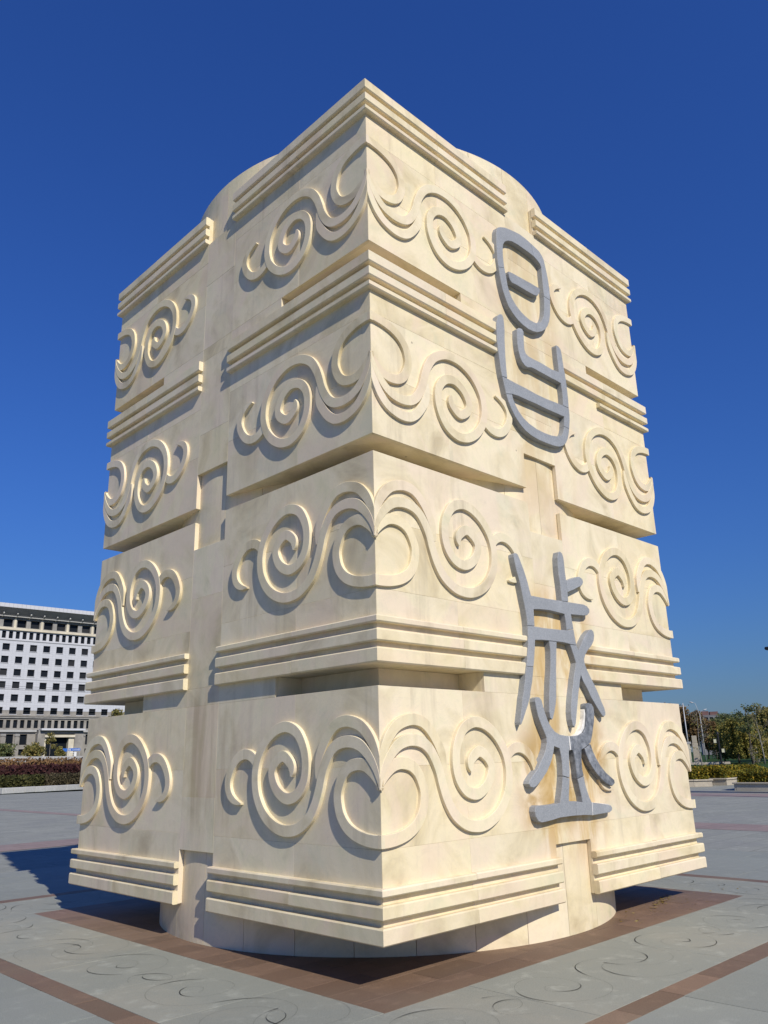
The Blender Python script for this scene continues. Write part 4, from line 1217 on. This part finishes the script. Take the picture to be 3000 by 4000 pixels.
for c in range(-7, 15):
    if 2 <= c <= 5: continue
    u = 3.76 + 3.8 * c
    link('pilaster', box('pilaster', u - 1.35, u - 0.35, -0.25, 0.09, 4.2, 10.6), 'rough_stone', blk)
    link('capital', box('capital', u - 1.5, u - 0.2, -0.4, 0.09, 10.605, 11.2), 'concrete', blk)
# entrance portal
link('portal_pier', box('portal_pier', 11.95, 14.0, -1.6, 0.3, 4.2, 11.2), 'rough_stone', blk)
link('portal_pier', box('portal_pier', 22.7, 25.3, -1.6, 0.3, 4.2, 11.2), 'rough_stone', blk)
link('portal_jamb', box('portal_jamb', 14.0, 14.55, -1.2, 0.3, 4.2, 10.2), 'cream_trim', blk)
link('portal_jamb', box('portal_jamb', 21.1, 22.7, -1.2, 0.3, 4.2, 10.2), 'cream_trim', blk)
link('portal_beam', box('portal_beam', 13.95, 22.75, -1.75, 0.3, 10.2, 10.9), 'cream_trim', blk)
link('portal_beam', box('portal_beam', 12.2, 25.1, -1.3, 0.3, 11.21, 12.1), 'concrete', blk)
link('canopy', box('canopy', 12.55, 25.35, -2.6, 0.3, 12.11, 12.65), 'white_panel', blk)
link('entrance_glass', mesh('entrance_glass', [(14.5, 0.28, 4.2), (21.2, 0.28, 4.2), (21.2, 0.28, 10.2), (14.5, 0.28, 10.2)], [(0, 1, 2, 3)]), 'glass', blk)
# body of the block behind the front
link('rear_wall', box('rear_wall', U0 + 0.02, U1 - 0.02, 1.0, DEP, 3.5, 47.0), 'white_panel', blk)
link('roof', box('roof', U0 - 1.5, U1 + 1.5, 0.2, DEP + 1.5, 47.01, 47.55), 'eave', blk)

def bpoint(u, yy, z):
    c, s = math.cos(BYAW), math.sin(BYAW)
    return (B0.x + c * u - s * yy, B0.y + s * u + c * yy, z)
# blue notice board outside the entrance
t = empty('notice_board', bpoint(16.5, -6, 4.75), BYAW)
tag(t, 'blue notice board with white lettering before the office entrance', 'sign')
link('board', box('board', 3.0, 6.4, -0.05, 0.05, 1.45, 2.25), 'blue_sign', t)
link('board', box('board', -0.2, 2.95, 0.25, 0.35, 1.35, 2.2), 'blue_sign', t, None)
for i, w in enumerate((0.42, 0.4, 0.0, 0.26, 0.26, 0.26, 0.26, 0.38, 0.38)):
    if w:
        M = Multi()
        x0 = 3.1 + i * 0.36
        M.box(x0, x0 + w * 0.75, -0.075, -0.055, 1.98, 2.06).box(x0 + w * 0.28, x0 + w * 0.42, -0.072, -0.056, 1.62, 1.97).box(x0, x0 + w * 0.75, -0.075, -0.055, 1.60, 1.66).box(x0, x0 + w * 0.2, -0.078, -0.055, 1.7, 1.95)
        link('lettering', M.me('lettering'), 'white_paint', t)
for xx in (0.1, 2.7, 3.2, 6.2):
    link('board_post', box('board_post', xx, xx + 0.08, 0.06, 0.14, -0.8, 2.2), 'steel', t)
vb = empty('white_barrier', bpoint(17.6, -12, 4.6), BYAW)
tag(vb, 'small white barrier and cabinet in front of the office entrance', 'barrier')
link('cabinet', box('cabinet', 1.2, 1.9, -0.3, 0.3, 0, 1.25, 0.03), 'white_paint', vb)
M = Multi(); M.box(0, 1.19, -0.03, 0.03, 1.0, 1.1).box(0, 0.08, -0.03, 0.03, 0, 0.999).box(0.08, 1.19, -0.03, 0.03, 0.45, 0.52)
link('rail', M.me('rail'), 'white_paint', vb)
link('long_rail', box('long_rail', 4.6, 12.0, -0.05, 0.05, 0.75, 0.9), 'white_paint', vb)
# shrubs and small trees along the front
for i, (u, yy, h, w, mat, lab) in enumerate([
        (-0.8, -14, 3.4, 5.4, 'leaf_dark', 'round dark shrub at the far left before the office block'),
        (7.4, -13, 3.3, 5.6, 'leaf_olive', 'loose green shrub before the office block, left of the entrance'),
        (13.7, -15, 2.3, 2.2, 'leaf_olive', 'dark shrub just left of the entrance opening')]):
    rng = np.random.default_rng(300 + i)
    P = rng.normal(size=(2600, 3)); P /= np.linalg.norm(P, axis=1)[:, None]
    P *= rng.uniform(0.3, 1, (2600, 1)) ** 0.5 * (w / 2, w / 2, h * 0.55)
    P *= (1 + 0.38 * np.sin(P[:, :1] * 2.6 + i) * np.cos(P[:, 2:3] * 2.9 + i * 2)) * rng.uniform(0.8, 1.15, (2600, 1))
    P[:, 2] = np.maximum(P[:, 2] + h * 0.5, 0.05)
    V, F = leaf_cloud(P, 0.36, rng=rng)
    o = link('shrub', np_mesh('shrub', V, F), mat, None, bpoint(u, yy, 4.55))
    tag(o, lab, 'shrub', 'shrubs before the office block')
for i, (u, yy, h, lab) in enumerate([(12.0, -12, 6.4, 'thin half-bare tree against the left portal pier'), (24.6, -13, 5.6, 'thin half-bare tree right of the entrance, at the pillar edge')]):
    p = bpoint(u, yy, 4.5); tree(p[0], p[1], h, 'bare', lab, 'thin trees before the office block', 700, 320 + i, leaf=0.26, z=4.5)
x, y = 46.0, 100.35
tree(x, y, 6.9, 'poplar', 'small yellowish tree seen through the left gap between the tiers', None, 2200, 330, leaf=0.22, z=2.55)
# overhead wires across the front of the block
for i, (z0, z1) in enumerate(((19.0, 18.2), (17.6, 17.05), (17.2, 16.75), (16.95, 16.5))):
    M = Multi()
    pts = [Vector((-10 + 130 * f, 150 - 8 * f, z0 + (z1 - z0) * f - 1.2 * math.sin(math.pi * f))) for f in np.linspace(0, 1, 14)]
    M.tube(pts, 0.022, 4)
    o = link('overhead_wire', M.me('overhead_wire'), 'black_paint')
    tag(o, ['top overhead wire crossing the white office block', 'second overhead wire from the top across the office block', 'third overhead wire from the top across the office block', 'lowest overhead wire crossing the white office block'][i], 'wire', 'overhead wires')
